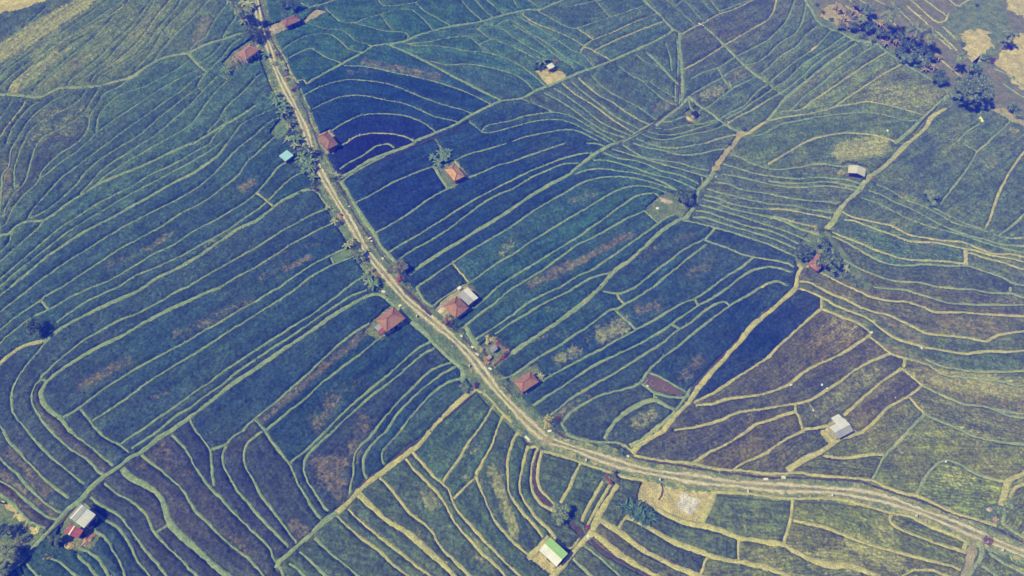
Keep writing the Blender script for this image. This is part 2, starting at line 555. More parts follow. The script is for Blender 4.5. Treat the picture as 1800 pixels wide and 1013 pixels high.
((900,506), """
g 0,195 130,100 250,40 340,0
g 0,248 130,170 250,100 380,40 445,0
G 0,465 150,360 300,260 450,150 560,60 625,0
g 640,30 740,45 800,30 870,0
y 740,50 760,90 790,120
g 160,510 300,430 450,330 570,250 680,165 750,150 800,115 900,60 995,0
g 730,165 800,230 870,295
g 100,745 220,655 350,580 480,510 620,440 740,370 880,295 1000,230 1100,170 1200,110 1280,85 1350,40 1410,0
g 1280,85 1310,130
g 150,830 280,745 440,640 560,560 700,490 850,420 1000,340 1120,260 1220,190 1310,130 1400,80 1530,0
g 1120,260 1180,295
g 270,900 380,810 500,730 640,650 780,570 900,490 1030,410 1130,330 1180,295 1280,230 1360,160 1450,110 1500,105 1530,130
g 360,940 440,860 540,800 650,750 780,720 870,690 910,660 960,590 1050,500 1150,430 1220,370 1330,280 1450,190 1530,130 1650,60 1760,0
Y 1060,1012 1150,900 1250,800 1300,720 1400,600 1500,490 1600,380 1700,260 1800,175
g 910,680 960,710 1000,740 1100,770 1200,775 1240,760
g 970,600 1080,655 1225,735
g 1000,745 1000,790
G 655,1012 750,920 850,850 950,800 1020,800 1100,840 1150,860
g 1150,860 1180,830 1220,770 1250,720
G 990,1012 1080,940 1150,870
y 1280,810 1400,750 1500,690 1600,620 1700,560 1800,490
y 1290,830 1400,820 1500,790 1620,770 1720,760 1800,740
y 1140,1005 1300,980 1450,940 1560,890 1650,870 1800,850
y 1650,1012 1720,960 1800,935
g 360,940 350,960 380,1012
g 0,625 60,585 160,510
"""),
((1350,506), """
Y 0,185 80,110 160,40 200,0
y 220,10 300,35 380,75 480,130 600,180 700,220 800,300 880,350 950,380 1080,415 1200,440 1320,460 1420,465 1550,450 1700,455 1800,445
y 350,0 450,50 550,90 650,140 760,180 830,190 920,230 1000,270 1080,310 1140,330 1300,345 1420,360 1520,380 1600,345 1700,320 1800,310
y 570,0 650,35 720,70 850,95 970,105 1060,130 1170,175 1300,175 1450,185 1600,195 1800,205
g 740,0 850,10 960,20 1060,50 1160,80 1260,110 1400,120 1600,125 1800,125
g 1200,0 1330,10 1450,20 1560,40 1700,45 1800,75
g 1700,45 1700,0
y 375,75 370,155
y 0,495 80,410 200,300 300,210 370,155
y 370,155 450,180 530,215 620,250 700,300 720,325
y 0,742 90,710 160,670 250,600 330,550 450,500 560,440 650,380 720,330
y 715,350 790,410 860,465 960,500
y 0,850 150,825 280,800 380,740 480,680 600,590 700,530 800,490 860,465
y 960,505 950,560
y 530,900 620,820 720,730 830,640 940,570
y 940,570 1010,630 1080,690
y 665,1012 750,940 850,840 980,770 1080,690
y 990,775 1040,830 1100,890
g 980,1012 1040,950 1100,890
g 1100,890 1180,930 1280,970 1370,1012
g 1080,690 1170,735 1280,785 1380,825 1460,830 1560,850 1680,900 1800,920
g 960,500 1050,520 1130,550 1220,610 1350,630 1500,640 1650,665 1740,690 1800,690
g 1100,505 1200,550 1320,575 1450,590 1600,595 1800,590
g 1600,860 1700,880 1800,890
y 190,825 195,880 220,920 245,1012
y 0,938 90,905 190,875
y 240,1000 330,990 420,975
"""),
((0,760), """
g 30,0 80,80 150,150 230,240 320,330 400,400 490,465
g 205,0 270,80 350,160 440,240 530,310 600,370
g 370,0 450,80 550,150 640,210 690,270 730,300
g 500,0 580,60 660,120 740,190 800,240
g 695,0 760,50 850,95 910,140
g 850,90 930,30 985,0
g 930,120 1000,70 1080,20 1110,0
G 1200,0 1100,60 1000,140 920,180 850,240 740,310 640,400 570,480 490,540 400,640 300,750 200,860 100,950 0,1000
g 0,180 60,240 130,300 200,380 280,460 350,520 430,570
g 0,340 100,400 180,470 260,540 350,600 400,620
g 0,430 80,490 150,560 220,630 320,680
g 1210,20 1280,90 1340,170 1380,250 1440,340 1490,400 1560,470 1640,560 1720,640 1800,715
g 1385,0 1430,50 1480,120 1490,200 1500,300 1510,380
g 1480,125 1590,90 1650,30 1705,0
g 1590,95 1570,170 1580,240 1620,320 1680,420 1750,500 1800,565
g 1800,40 1740,90 1720,160 1730,240 1770,310 1800,370
g 1000,160 1070,220 1150,280 1220,340 1290,410 1340,490 1390,570 1470,640 1560,740 1660,820 1740,880 1800,945
B 860,260 920,320 1020,370 1100,420 1150,490 1180,590 1220,670 1290,740 1380,820 1480,910 1600,1012
g 740,360 820,430 920,480 980,530 1040,590 1070,660 1110,730 1200,820 1270,890 1390,1012
g 1100,710 1180,660
g 640,460 740,530 830,580 890,640 950,730 1020,820 1080,890 1180,1012
g 600,510 680,570 740,620 820,660 880,730 930,810 980,920 1060,1012
g 660,690 750,750 800,830 850,920 885,1012
g 560,810 640,850 710,910 775,1012
g 550,870 620,930 685,1012
g 360,885 430,920 490,970 545,1012
g 180,920 230,970 275,1012
g 130,960 160,1012
"""),
((450,760), """
g 70,0 130,90 190,160 240,230 280,320 340,430 400,530 460,610
g 0,20 50,0
g 240,220 330,150 420,70 490,0
g 540,0 450,80 370,160 340,230 350,310 400,400 450,480 510,560
g 835,0 780,60 720,120 690,200 690,290 670,370 660,440
g 915,0 840,70 780,140 760,200 760,270 780,330
g 1015,0 950,70 900,130 890,190 900,230
Y 1220,0 1150,90 1080,140 1000,200 900,280 800,350 720,420 650,500 570,570
G 570,570 470,640 380,730 300,800 230,860 170,910 150,960
g 0,370 50,460 120,550 190,640 250,730 290,780
g 0,565 80,650 160,730 230,810
g 0,715 60,770 110,830 120,880 150,920
g 0,945 60,1012
g 310,840 380,900 450,970 500,1012
g 415,745 500,830 590,900 660,960 720,1012
g 240,920 300,970 340,1012
g 170,950 200,1012
y 570,580 640,660 750,750 860,830 970,930 1070,1012
y 650,540 740,630 850,720 950,800 1060,880 1150,960 1230,1012
Y 725,440 820,530 920,620 1050,700 1150,780 1260,880 1340,950 1400,1012
y 870,320 950,400 1020,490 1080,570 1150,620 1230,690 1290,790 1370,880 1440,950 1505,1012
y 1050,190 1120,270 1200,350 1280,430 1340,520 1390,620 1480,730 1580,840 1680,930 1755,1012
y 1100,140 1170,220 1240,300 1310,360 1360,420 1390,500 1450,590 1540,690 1640,800 1740,900 1800,960
y 1310,360 1380,260 1450,160 1500,70 1555,0
y 1690,0 1660,100 1600,200 1550,300
y 1390,470 1450,410 1540,330
y 1550,310 1590,420 1640,540 1700,650 1800,765
y 1800,80 1775,180 1770,290 1780,410 1800,465
"""),
((900,760), """
y 115,100 85,200 60,330 60,430 110,520 170,600 250,680 320,760 400,820 440,800 470,750
y 0,85 30,20 50,0
y 130,110 180,110 150,200 135,300 140,400 200,500 300,560
y 215,130 190,220 180,320 200,400 260,470 310,520
y 220,140 320,160 480,215 640,270 770,310 860,330 950,345
y 480,225 430,330 390,420 340,500
y 640,350 580,450 530,540 490,630
y 690,370 640,460 580,560 530,660
Y 740,370 680,470 610,590 560,700 540,740
y 0,465 70,560 150,650 220,740
y 0,765 60,820 120,870
Y 120,880 220,780 260,740
Y 290,1012 360,940 430,850 500,770 540,740
Y 560,700 680,800 800,890 920,960 1010,1012
Y 600,610 700,670 800,740 920,830 1050,900 1180,960 1310,1012
y 740,690 780,620 820,590
Y 810,600 920,650 1000,700 1150,780 1280,830 1400,870 1550,910 1640,920 1800,960
y 1380,870 1350,940 1320,1012
Y 1010,540 1100,590 1220,640 1340,660 1480,700 1600,745 1700,760 1800,780
y 1590,750 1590,830 1595,910
Y 1420,430 1380,530 1330,640
y 1400,425 1600,430 1800,455
g 510,800 600,870 700,960 760,1012
g 430,890 500,960 555,1012
y 0,960 60,1012
Y 840,150 900,90 1000,30 1060,0
y 860,170 960,185 1100,210 1260,220 1400,255 1550,270 1700,280 1800,295
y 1270,220 1380,150 1500,90 1600,30 1650,0
y 1550,265 1620,225 1720,180 1800,140
G 830,100 920,50 990,0
g 650,50 690,0
g 380,10 440,40 530,65 650,75 750,80 840,130
"""),
((1350,760), """
y 0,140 80,80 170,30 245,0
y 390,0 430,40 450,80
Y 130,270 180,240 280,180 370,140 440,90 480,60
y 480,65 580,30 665,0
y 390,170 500,185 600,180 720,160 810,160
g 980,0 920,70 850,130 800,200 760,280 730,330
y 0,297 100,295 210,285 300,305 400,310 580,325 720,340 830,390 950,430 1040,450 1180,510 1300,570 1450,610 1600,660
g 1370,0 1440,30 1540,55 1650,75 1800,90
g 1040,440 1070,380 1110,310 1180,230 1240,200 1320,220 1450,290 1560,330 1670,355
Y 1800,290 1730,320 1680,360 1650,450 1630,520
y 1800,370 1730,400 1690,470 1660,530
y 0,455 100,470 240,470 400,465 540,480 680,520 790,550 880,575 1000,600 1150,670 1300,730 1390,770
y 170,480 160,600 130,700 110,790
y 170,620 300,650 420,680 560,740 700,790 850,830 1000,870 1150,910 1280,940 1350,970
y 860,580 860,640 940,690 1060,740 1200,790 1390,850
y 1390,770 1370,830
Y 0,780 100,790 200,850 330,910 450,940 560,940 660,970 760,1012
Y 0,960 80,990 130,1012
y 940,1012 1000,980 1080,970 1180,980 1250,1012
g 1550,850 1650,920 1800,1000
g 1500,940 1600,1012
G 1480,780 1500,850 1450,950 1400,1012
g 1640,640 1655,580 1660,540
g 1640,640 1720,700 1800,750
"""),
]
# ================================================================ land materials
def bank_material():
    s = N("bank grass", .9, .1)
    dry = s.math('ADD', s.attr("dry"), s.ramp(s.noise(.12, 3), .35, .7, -.18, .22))
    green = s.mix(s.ramp(s.noise(1.3, 4), .35, .65), (.15, .225, .10), (.25, .315, .15))
    straw = s.mix(s.ramp(s.noise(1.1, 4), .35, .65), (.47, .43, .16), (.32, .31, .11))
    c = s.mix(s.ramp(s.math('ADD', dry, s.ramp(s.noise(2.5, 2), .3, .7, -.15, .15)), .05, .9), green, straw)
    c = s.mix(s.ramp(s.noise(.45, 4), .62, .72, 0, .55), c, (.27, .17, .09))
    c = s.scale(c, s.ramp(s.noise(5, 2), .3, .7, .65, 1.3))
    s.bump(s.noise(5, 2), .8, .12)
    return s.done(c)
def grass_material(name, a, b, d, dry_lo=.55, dry_hi=.7):
    s = N(name, .9, .1)
    c = s.mix(s.ramp(s.noise(.5, 5, .65), .35, .65), a, b)
    c = s.mix(s.ramp(s.noise(.33, 5, .7), dry_lo, dry_hi, 0, .85), c, d)
    c = s.scale(c, s.ramp(s.noise(4, 3), .3, .7, .6, 1.35))
    s.bump(s.noise(4, 3), .9, .15)
    return s.done(c)
def rice_material():
    s = N("rice leaves", .75, .2)
    c = s.attr("crop", "Color")
    c = s.mix(s.ramp(s.noise(.24, 5, .7), .36, .66, 0, .8), c, s.scale(c, 1.75))
    c = s.mix(s.ramp(s.noise(.10, 3, .6), .42, .66, 0, .7), c, s.mix(1, c, (1.32, 1.12, .7), "MULTIPLY"))
    c = s.mix(s.ramp(s.noise(.7, 4, .75), .42, .6, .55, 0), c, s.scale(c, .45))
    nb = s.noise(.8, 6, .8)
    fb = s.ramp(s.math('ADD', s.attr("brown"), s.ramp(nb, .25, .75, -.6, .6)), .3, 1.1, 0, .62)
    c = s.mix(fb, c, s.mix(s.noise(2.6, 2), (.14, .105, .035), (.36, .28, .09)))
    ny = s.noise(.9, 6, .8)
    fy = s.ramp(s.math('ADD', s.attr("yellow"), s.ramp(ny, .25, .75, -.55, .55)), .3, 1.0, 0, .8)
    c = s.mix(fy, c, s.mix(s.noise(2.2, 2), (.19, .205, .05), (.42, .41, .13)))
    cx = s.n("CombineXYZ"); s.set(cx.inputs[0], s.attr("rowu")); s.set(cx.inputs[1], s.math('MULTIPLY', s.attr("along"), .07))
    c = s.scale(c, s.ramp(s.noise(.9, 4, .7, cx.outputs[0]), .3, .7, .68, 1.28))
    row = s.math('SINE', s.math('MULTIPLY', s.math('ADD', s.attr("rowu"), s.ramp(s.noise(.6, 2), .2, .8, -.3, .3)), 2 * math.pi / .62))
    c = s.scale(c, s.math('ADD', s.math('MULTIPLY', s.math('MULTIPLY', row, s.attr("rows")), .22), 1.0))
    c = s.scale(c, s.ramp(s.noise(1.7, 4, .8), .32, .68, .46, 1.54))
    s.bump(s.noise(3.2, 3, .7), 1.0, .2)
    return s.done(c)
M_BANK = bank_material()
def verge_material():
    s = N("verge grass", .9, .1); d = s.attr("dry")
    g = s.mix(s.ramp(s.noise(.5, 5, .7), .38, .62), (.075, .125, .045), (.15, .20, .07))
    y = s.mix(s.ramp(s.noise(.6, 5, .7), .38, .62), (.17, .22, .06), (.33, .32, .11))
    c = s.mix(s.ramp(s.math('ADD', d, s.ramp(s.noise(.3, 5, .7), .3, .7, -.4, .4)), .25, .8), g, y)
    c = s.scale(c, s.ramp(s.noise(3.5, 3, .7), .3, .7, .55, 1.4)); s.bump(s.noise(4, 3), .9, .15)
    return s.done(c)
M_GRASS = verge_material()
M_GROUND = grass_material("field soil and weeds", (.075, .10, .035), (.12, .14, .05), (.17, .13, .06), .6, .8)
M_STRAW = grass_material("dry cut grass", (.45, .38, .16), (.31, .275, .105), (.55, .48, .24), .48, .66)
M_MEADOW = grass_material("meadow grass", (.085, .13, .04), (.17, .20, .06), (.30, .28, .10), .55, .72)
M_LAWN = grass_material("lawn", (.085, .15, .04), (.15, .21, .06), (.24, .25, .07), .58, .75)
M_BED = grass_material("tilled bed soil", (.19, .165, .085), (.11, .13, .055), (.27, .24, .10), .58, .72)
M_ASH = grass_material("ash", (.55, .52, .58), (.35, .33, .38), (.68, .65, .72), .55, .7)
M_DIRT = grass_material("trodden dirt", (.38, .31, .15), (.27, .25, .11), (.17, .19, .07), .58, .75)
M_YARD = grass_material("pale yard earth", (.36, .31, .19), (.25, .22, .12), (.16, .17, .07), .6, .75)
M_MUD = mat("wet mud", (.050, .032, .028), (.085, .05, .04), 1.2, .55, .3, 3.0)
M_POND = mat("brown pond water", (.115, .075, .04), (.145, .09, .05), .25, .25, .4)
def road_material():
    s = N("dirt road", .95, .1)
    u = s.attr("u"); wob = s.ramp(s.noise(.07, 2), .3, .7, -.07, .07)
    au = s.math('ABSOLUTE', s.math('ADD', u, wob))
    d = s.math('ABSOLUTE', s.math('SUBTRACT', au, .50))
    tr = s.ramp(s.math('ADD', d, s.ramp(s.noise(1.8, 4, .7), .25, .75, -.13, .13)), .12, .33, 1, 0)
    cen = s.mix(s.ramp(s.noise(.4, 4), .4, .62), (.27, .25, .11), (.15, .16, .075))
    gra = s.mix(s.ramp(s.noise(.8, 4), .35, .65), (.39, .355, .27), (.52, .475, .38))
    c = s.mix(tr, cen, gra)
    c = s.mix(s.ramp(s.noise(.5, 4, .7), .62, .75, 0, .5), c, (.24, .19, .11))
    c = s.scale(c, s.ramp(s.noise(4.5, 3), .3, .7, .72, 1.25))
    s.bump(s.noise(5, 3), .6, .06)
    return s.done(c)
M_ROAD = road_material()
M_RICE = rice_material()

# ================================================================ polylines
def catmull(pts, step=.7):
    p = np.asarray(pts, float)
    if len(p) == 2:
        n = max(2, int(np.linalg.norm(p[1] - p[0]) / step) + 1)
        return p[0] + (p[1] - p[0]) * np.linspace(0, 1, n)[:, None]
    q = np.vstack([2 * p[0] - p[1], p, 2 * p[-1] - p[-2]]); out = []
    for i in range(1, len(q) - 2):
        n = max(1, int(np.linalg.norm(q[i+1] - q[i]) / step)); t = np.arange(n)[:, None] / n
        a, b, c, d = q[i-1], q[i], q[i+1], q[i+2]
        out.append(.5 * (2*b + (c-a)*t + (2*a-5*b+4*c-d)*t**2 + (-a+3*b-3*c+d)*t**3))
    return np.vstack(out + [p[-1:]])
def W2(pts): return [P(x, y)[:2] for x, y in pts]

lines = []                                   # [kind, [(px,py)...]]
for (ox, oy), txt in TILES:
    for ln in txt.strip().splitlines():
        k, *pp = ln.split()
        lines.append([k, [(ox + float(a) / 4, oy + float(b) / 4) for a, b in (q.split(',') for q in pp)]])
# join line ends that meet on a tile seam, run lines on past the surveyed area
ends = [(i, e) for i, (k, p) in enumerate(lines) for e in (0, -1)]
def seam(q):
    for sx in (450, 900, 1350):
        if abs(q[0] - sx) < 1.6: return ('x', sx)
    for sy in (253, 506, 759.5):
        if abs(q[1] - sy) < 1.8: return ('y', sy)
used = set()
for a in range(len(ends)):
    ia, ea = ends[a]; qa = lines[ia][1][ea]; sa = seam(qa)
    if sa is None or a in used: continue
    best = None
    for b in range(len(ends)):
        if b == a or b in used or ends[b][0] == ia: continue
        qb = lines[ends[b][0]][1][ends[b][1]]
        if seam(qb) != sa: continue
        pa, pb = lines[ia][1], lines[ends[b][0]][1]      # the two must lie on opposite sides of the seam
        ax = 0 if sa[0] == 'x' else 1
        if (pa[1 if ea == 0 else -2][ax] - sa[1]) * (pb[1 if ends[b][1] == 0 else -2][ax] - sa[1]) > 0: continue
        d = math.hypot(qa[0] - qb[0], qa[1] - qb[1])
        if d < 9 and (best is None or d < best[0]): best = (d, b)
    if best:
        b = best[1]; qb = lines[ends[b][0]][1][ends[b][1]]
        m = ((qa[0] + qb[0]) / 2, (qa[1] + qb[1]) / 2)
        lines[ia][1][ea] = m; lines[ends[b][0]][1][ends[b][1]] = m; used |= {a, b}
for k, p in lines:
    for e, nx in ((0, 1), (-1, -2)):
        x, y = p[e]
        if x < 3 or x > 1797 or y < 3 or y > 1010:
            dx, dy = x - p[nx][0], y - p[nx][1]; L = math.hypot(dx, dy) or 1
            q = (x + dx / L * 90, y + dy / L * 90)
            p.insert(0, q) if e == 0 else p.append(q)

ROAD_PX = [(446,-40),(449,-12),(452,8),(456,37),(463,62),(470,78),(479,106),(491,136),(504,163),(521,195),(535,226),(545,254),(556,288),(569,314),(590,350),(610,383),(630,418),(650,450),(670,476),(695,505),(716,529),(750,557),(782,583),(812,611),(832,633),(855,663),(877,691),(900,715),(920,736),(943,759),(966,775),(1012,790),(1062,808),(1112,823),(1175,836),(1225,844),(1275,850),(1350,857),(1425,861),(1500,867),(1562,881),(1625,903),(1675,922),(1725,944),(1800,974),(1880,1006),(1940,1030)]
DITCHES = [   # half width, points
 (.16,[(452,-10),(460,15),(463,30),(478,70),(490,95),(500,118)]),
 (.18,[(526,175),(535,190),(540,202),(545,218),(553,236),(562,262),(568,285)]),
 (.22,[(588,316),(605,343),(615,363),(630,390),(650,418),(662,438),(675,454),(690,470)]),
 (.30,[(704,502),(720,517),(735,530),(748,545),(756,553),(765,560)]),
 (.18,[(810,588),(822,602),(840,624),(852,640),(862,650),(872,662)]),
 (.16,[(880,672),(893,688),(905,700)]),
 (.20,[(975,755),(990,768),(1010,773),(1035,778),(1055,786)]),
 (.22,[(1108,803),(1125,810),(1150,813),(1200,820),(1250,829),(1290,834),(1325,838),(1355,841),(1400,841),(1450,844),(1500,846),(1535,855),(1570,868),(1600,876),(1635,888),(1675,905),(1720,918),(1755,932),(1775,943),(1800,955),(1860,985)]),
 (.42,[(947,786),(943,798),(939,815),(937,832),(940,848),(955,882),(968,895),(975,900)]),
 (.36,[(1004,920),(1015,931),(1026,943)]),
 (.22,[(1035,948),(1060,970),(1095,990),(1135,1011),(1190,1042)]),
 (.20,[(835,690),(825,700),(800,720),(775,742),(745,770),(720,785),(700,802),(670,830),(650,840),(625,865),(605,890),(590,902)]),
 (.22,[(162,860),(150,872),(140,882),(120,903),(108,918),(85,940),(70,953)]),
 (.13,[(1745,180),(1700,152)]),
 (.15,[(900,620),(950,588),(1000,555),(1025,535),(1045,517),(1080,477),(1115,450),(1150,418),(1185,392)]),
 (.14,[(600,318),(640,295),(675,280),(705,268),(730,258),(760,245),(800,232),(825,215)]),
 (.16,[(1085,255),(1115,238),(1145,222),(1175,200),(1195,184),(1195,160),(1192,130)]),
 (.13,[(1225,338),(1232,322),(1240,312)]),
 (.16,[(1600,240),(1620,215),(1645,190),(1667,168)]),
 (.16,[(1585,265),(1560,285),(1530,308),(1518,325),(1505,345),(1485,360)]),
 (.22,[(1212,686),(1238,663),(1260,638),(1290,608),(1315,580),(1340,554),(1352,543)]),
 (.2,[(1720,920),(1700,905)]),
 (.13,[(1160,28),(1175,40),(1188,52)]),
 (.16,[(1018,950),(1005,965),(990,985),(975,1005)]),
 (.13,[(1085,930),(1110,948),(1150,975),(1190,990)]),
 (.12,[(1040,925),(1060,890),(1080,855)]),
 (.14,[(1160,845),(1165,862),(1163,872),(1158,880)]),
]
# ground that carries no rice
CLEAR = {
 'straw': [[(1128,848),(1165,846),(1205,852),(1252,860),(1246,890),(1234,922),(1200,915),(1155,896),(1118,877)],
           [(940,126),(955,122),(975,120),(986,124),(996,136),(976,146),(962,151),(951,139)],
           [(1440,762),(1458,742),(1472,730),(1486,737),(1503,760),(1472,776),(1455,782)],
           [(925,980),(945,965),(967,944),(1003,975),(985,1000),(970,1013),(945,995)]],
 'meadow': [[(1133,370),(1157,347),(1172,339),(1190,347),(1208,368),(1197,385),(1183,378),(1160,393)],
            [(765,285),(782,290),(800,284),(822,308),(798,334),(788,333)],
            [(895,668),(918,646),(942,642),(957,668),(945,675),(918,697),(905,690)],
            [(1395,446),(1425,405),(1455,408),(1480,440),(1505,470),(1534,505),(1525,512),(1490,498),(1440,478),(1402,470)],
            [(1470,300),(1488,286),(1526,296),(1528,312),(1500,316),(1474,308)],
            [(112,962),(104,940),(118,905),(142,882),(170,898),(174,916),(165,925),(180,940),(165,965),(140,972)],
            [(1203,200),(1220,190),(1232,205),(1228,218),(1208,216)],
            [(640,585),(655,566),(690,536),(722,560),(700,580),(668,602)],
            [(836,618),(862,592),(874,596),(899,622),(865,652)],
            [(1722,905),(1728,893),(1745,890),(1768,893),(1765,912),(1755,925)],
            [(392,112),(410,92),(440,72),(462,86),(436,112),(415,125),(400,135)]],
 'lawn': [[(582,452),(615,438),(627,446),(588,466)],
          [(475,235),(495,208),(508,206),(512,228),(490,248)],
          [(590,905),(600,900),(590,895)]],
 'yard': [[(474,66),(479,45),(500,37),(512,47),(530,42),(545,26),(555,18),(575,22),(545,38),(505,52),(480,66)],
          [(764,549),(776,532),(800,510),(822,500),(845,522),(830,538),(803,560),(785,565),(770,560)],
          [(556,240),(580,229),(598,256),(585,272),(560,272)]],
}
RANK = dict(straw=M_STRAW, meadow=M_MEADOW, lawn=M_LAWN, yard=M_YARD)
UPLAND = [(1340,-120),(1410,-30),(1418,8),(1428,22),(1440,42),(1462,54),(1482,62),(1505,74),(1540,80),(1557,94),(1585,112),(1612,130),(1640,145),(1667,164),(1700,184),(1722,188),(1742,196),(1775,214),(1800,226),(1920,285),(2100,200),(2100,-120)]
CORNER_W = [(-90,840),(0,868),(22,885),(50,917),(80,932),(75,945),(50,968),(22,1000),(0,1013),(-60,1060),(-160,1000)]
BANK_NW = [(-90,60),(0,25),(25,21),(50,15),(62,9),(82,4),(100,-60),(-90,-60)]
POND = [(972,606),(1030,636),(1120,690),(1225,746),(1180,760),(1080,745),(1000,720),(921,671)]
POND = [(900 + x / 4, 506 + y / 4) for x, y in POND]

# ================================================================ field raster (for the crop only)
ST = .33
xs = np.arange(-178, 178, ST); ys = np.arange(16, 232, ST)
GX, GY = np.meshgrid(xs, ys)
D = np.full(GX.shape, 9.0, np.float32)       # distance to the nearest bank edge
def stamp(pts, hw):
    p = np.asarray(pts)
    for a, b in zip(p[:-1], p[1:]):
        r = hw + 1.5
        i0, i1 = int((min(a[0], b[0]) - r - xs[0]) / ST), int((max(a[0], b[0]) + r - xs[0]) / ST) + 2
        j0, j1 = int((min(a[1], b[1]) - r - ys[0]) / ST), int((max(a[1], b[1]) + r - ys[0]) / ST) + 2
        i0, j0 = max(i0, 0), max(j0, 0)
        if i1 <= i0 or j1 <= j0 or i0 >= len(xs) or j0 >= len(ys): continue
        X, Y = GX[j0:j1, i0:i1] - a[0], GY[j0:j1, i0:i1] - a[1]
        d = b - a; L2 = d @ d or 1e-9
        t = np.clip((X * d[0] + Y * d[1]) / L2, 0, 1)
        q = np.hypot(X - t * d[0], Y - t * d[1]) - hw
        np.minimum(D[j0:j1, i0:i1], q, out=D[j0:j1, i0:i1])
def inside(poly, X, Y):
    r = np.zeros(X.shape, bool); n = len(poly)
    for i in range(n):
        (x1, y1), (x2, y2) = poly[i], poly[(i + 1) % n]
        c = (y1 > Y) != (y2 > Y)
        r ^= c & (X < (x2 - x1) * (Y - y1) / ((y2 - y1) or 1e-9) + x1)
    return r

HW = dict(g=.215, G=.40, y=.225, Y=.42, B=.48, P=.50)
DRY = dict(g=.08, G=.14, y=.66, Y=.80, B=.05, P=.33)
class Ribbon:
    """swept strips collected into one mesh, with per-vertex attributes"""
    def __init__(s): s.V, s.F, s.att, s.n = [], [], {}, 0
    def add(s, pts, prof, wob=0.0, zoff=0.0, zn=0.0, left=None, right=None, **att):
        p = np.asarray(pts); t = np.gradient(p, axis=0); L = np.linalg.norm(t, axis=1); L[L == 0] = 1
        nrm = np.c_[-t[:, 1], t[:, 0]] / L[:, None]
        k = len(prof); m = len(p)
        ph = rng.uniform(0, 6.3, 4); S = np.r_[0, np.cumsum(np.linalg.norm(np.diff(p, axis=0), axis=1))]
        side = wob * (.5 * np.sin(S * .9 + ph[0]) + .35 * np.sin(S * 2.3 + ph[1])) + wob * .45 * rng.standard_normal(m)
        wid = 1 + .22 * np.sin(S * .37 + ph[2]) * (wob > 0) + .10 * rng.standard_normal(m) * (wob > 0)
        e_ = np.minimum(np.arange(m), np.arange(m)[::-1]); taper = np.where(e_ == 0, .05, np.where(e_ == 1, .75, 1.0))
        vs = np.zeros((m, k, 3))
        for j, (o, z) in enumerate(prof):
            w = wid * (1 if left is None else (np.asarray(left) if o > 0 else np.asarray(right)))
            vs[:, j, :2] = p + nrm * (o * w + side)[:, None]
            vs[:, j, 2] = z * (taper if wob > .06 else 1) + zoff + zn * rng.standard_normal(m) * (z > 0)
        f = np.array([[(i * k + j), (i * k + j + 1), ((i + 1) * k + j + 1), ((i + 1) * k + j)] for i in range(m - 1) for j in range(k - 1)], int).reshape(-1, 4)
        s.V.append(vs.reshape(-1, 3)); s.F.append(f[:, ::-1] + s.n)
        for key, v in att.items():
            v = np.broadcast_to(np.asarray(v, float), (m, k)) if np.ndim(v) != 1 or len(np.atleast_1d(v)) == k else np.repeat(np.asarray(v)[:, None], k, 1)
            s.att.setdefault(key, []).append(v.reshape(-1))
        s.n += m * k
    def build(s, name, m, smooth=True):
        me = np_mesh(name, np.vstack(s.V), np.vstack(s.F), m, smooth)
        for k, v in s.att.items(): attr(me, k, np.concatenate(v))
        return link(bpy.data.objects.new(name, me))

banks, broad = Ribbon(), Ribbon(); bank_runs = []
for i, (k, p) in enumerate(lines):
    w = catmull(W2(p), .6); hw = HW[k]
    cxp = np.mean([q[0] for q in p]); cyp = np.mean([q[1] for q in p])
    # banks in the south-east have dried out more
    dry = DRY[k] + np.clip((cxp - 1000) / 2600 + (cyp - 600) / 2200, -.10, .25) + random.uniform(-.08, .08)
    h = .17 if k in 'gy' else .20
    prof = [(-hw * 1.3, -.02), (-hw * .95, h * .72), (-hw * .35, h), (hw * .4, h * .93), (hw * .95, h * .66), (hw * 1.3, -.02)]
    (banks if k in 'gy' else broad).add(w, prof, .09, i * .0006, .03, dry=dry)
    stamp(w, hw); bank_runs.append((w, hw, dry))
tag(banks.build("field_banks", M_BANK), kind='structure')
tag(broad.build("footpaths", M_BANK), kind='structure')

road_w = catmull(W2(ROAD_PX), .6); RN = len(road_w)
rx = to_px(road_w[:, 0], road_w[:, 1])
left = np.interp(rx[1], [0, 100, 250, 420, 520, 560, 690, 740, 800, 860, 1010], [3.0, 3.0, 3.2, 3.0, 4.0, 4.4, 4.0, 3.3, 2.2, 2.2, 2.6])
right = np.interp(rx[1], [0, 100, 250, 420, 520, 560, 690, 740, 800, 860, 1010], [2.6, 3.0, 3.4, 3.4, 3.0, 2.4, 2.8, 3.0, 2.7, 2.6, 3.0])
# walking down the picture the left normal points to the picture's right
verge = Ribbon()
prof = [(-1.0, -.02), (-.93, .16), (-.6, .19), (-.3, .15), (0, .15), (.3, .15), (.6, .19), (.93, .16), (1.0, -.02)]
verge.add(road_w, prof, .10, 0, .03, left=right, right=left, dry=np.interp(rx[1], [0, 250, 560, 740, 790, 1010], [.5, .42, .22, .3, .55, .72]))
tag(verge.build("road_verge", M_GRASS), kind='structure')
RW = np.interp(rx[1], [0, 500, 760, 860], [.86, .98, 1.05, 1.12])
rr = Ribbon()
uu = np.linspace(-1, 1, 9)
rr.add(road_w, [(u * 1.05, .205 if .3 < abs(u) < .75 else .225) for u in uu], .012, 0, .008, left=RW, right=RW, u=uu)
tag(rr.build("road", M_ROAD), kind='structure')
for a, l_, r_ in zip(road_w, left, right): pass
stamp(road_w, 2.3)
for pp, sgn, wd in ((road_w, 1, right), (road_w, -1, left)):
    t = np.gradient(pp, axis=0); t /= np.linalg.norm(t, axis=1)[:, None]
    nn = np.c_[-t[:, 1], t[:, 0]] * sgn
    stamp(pp + nn * (wd * .6)[:, None], 0.4 * float(wd.min()) + .3)

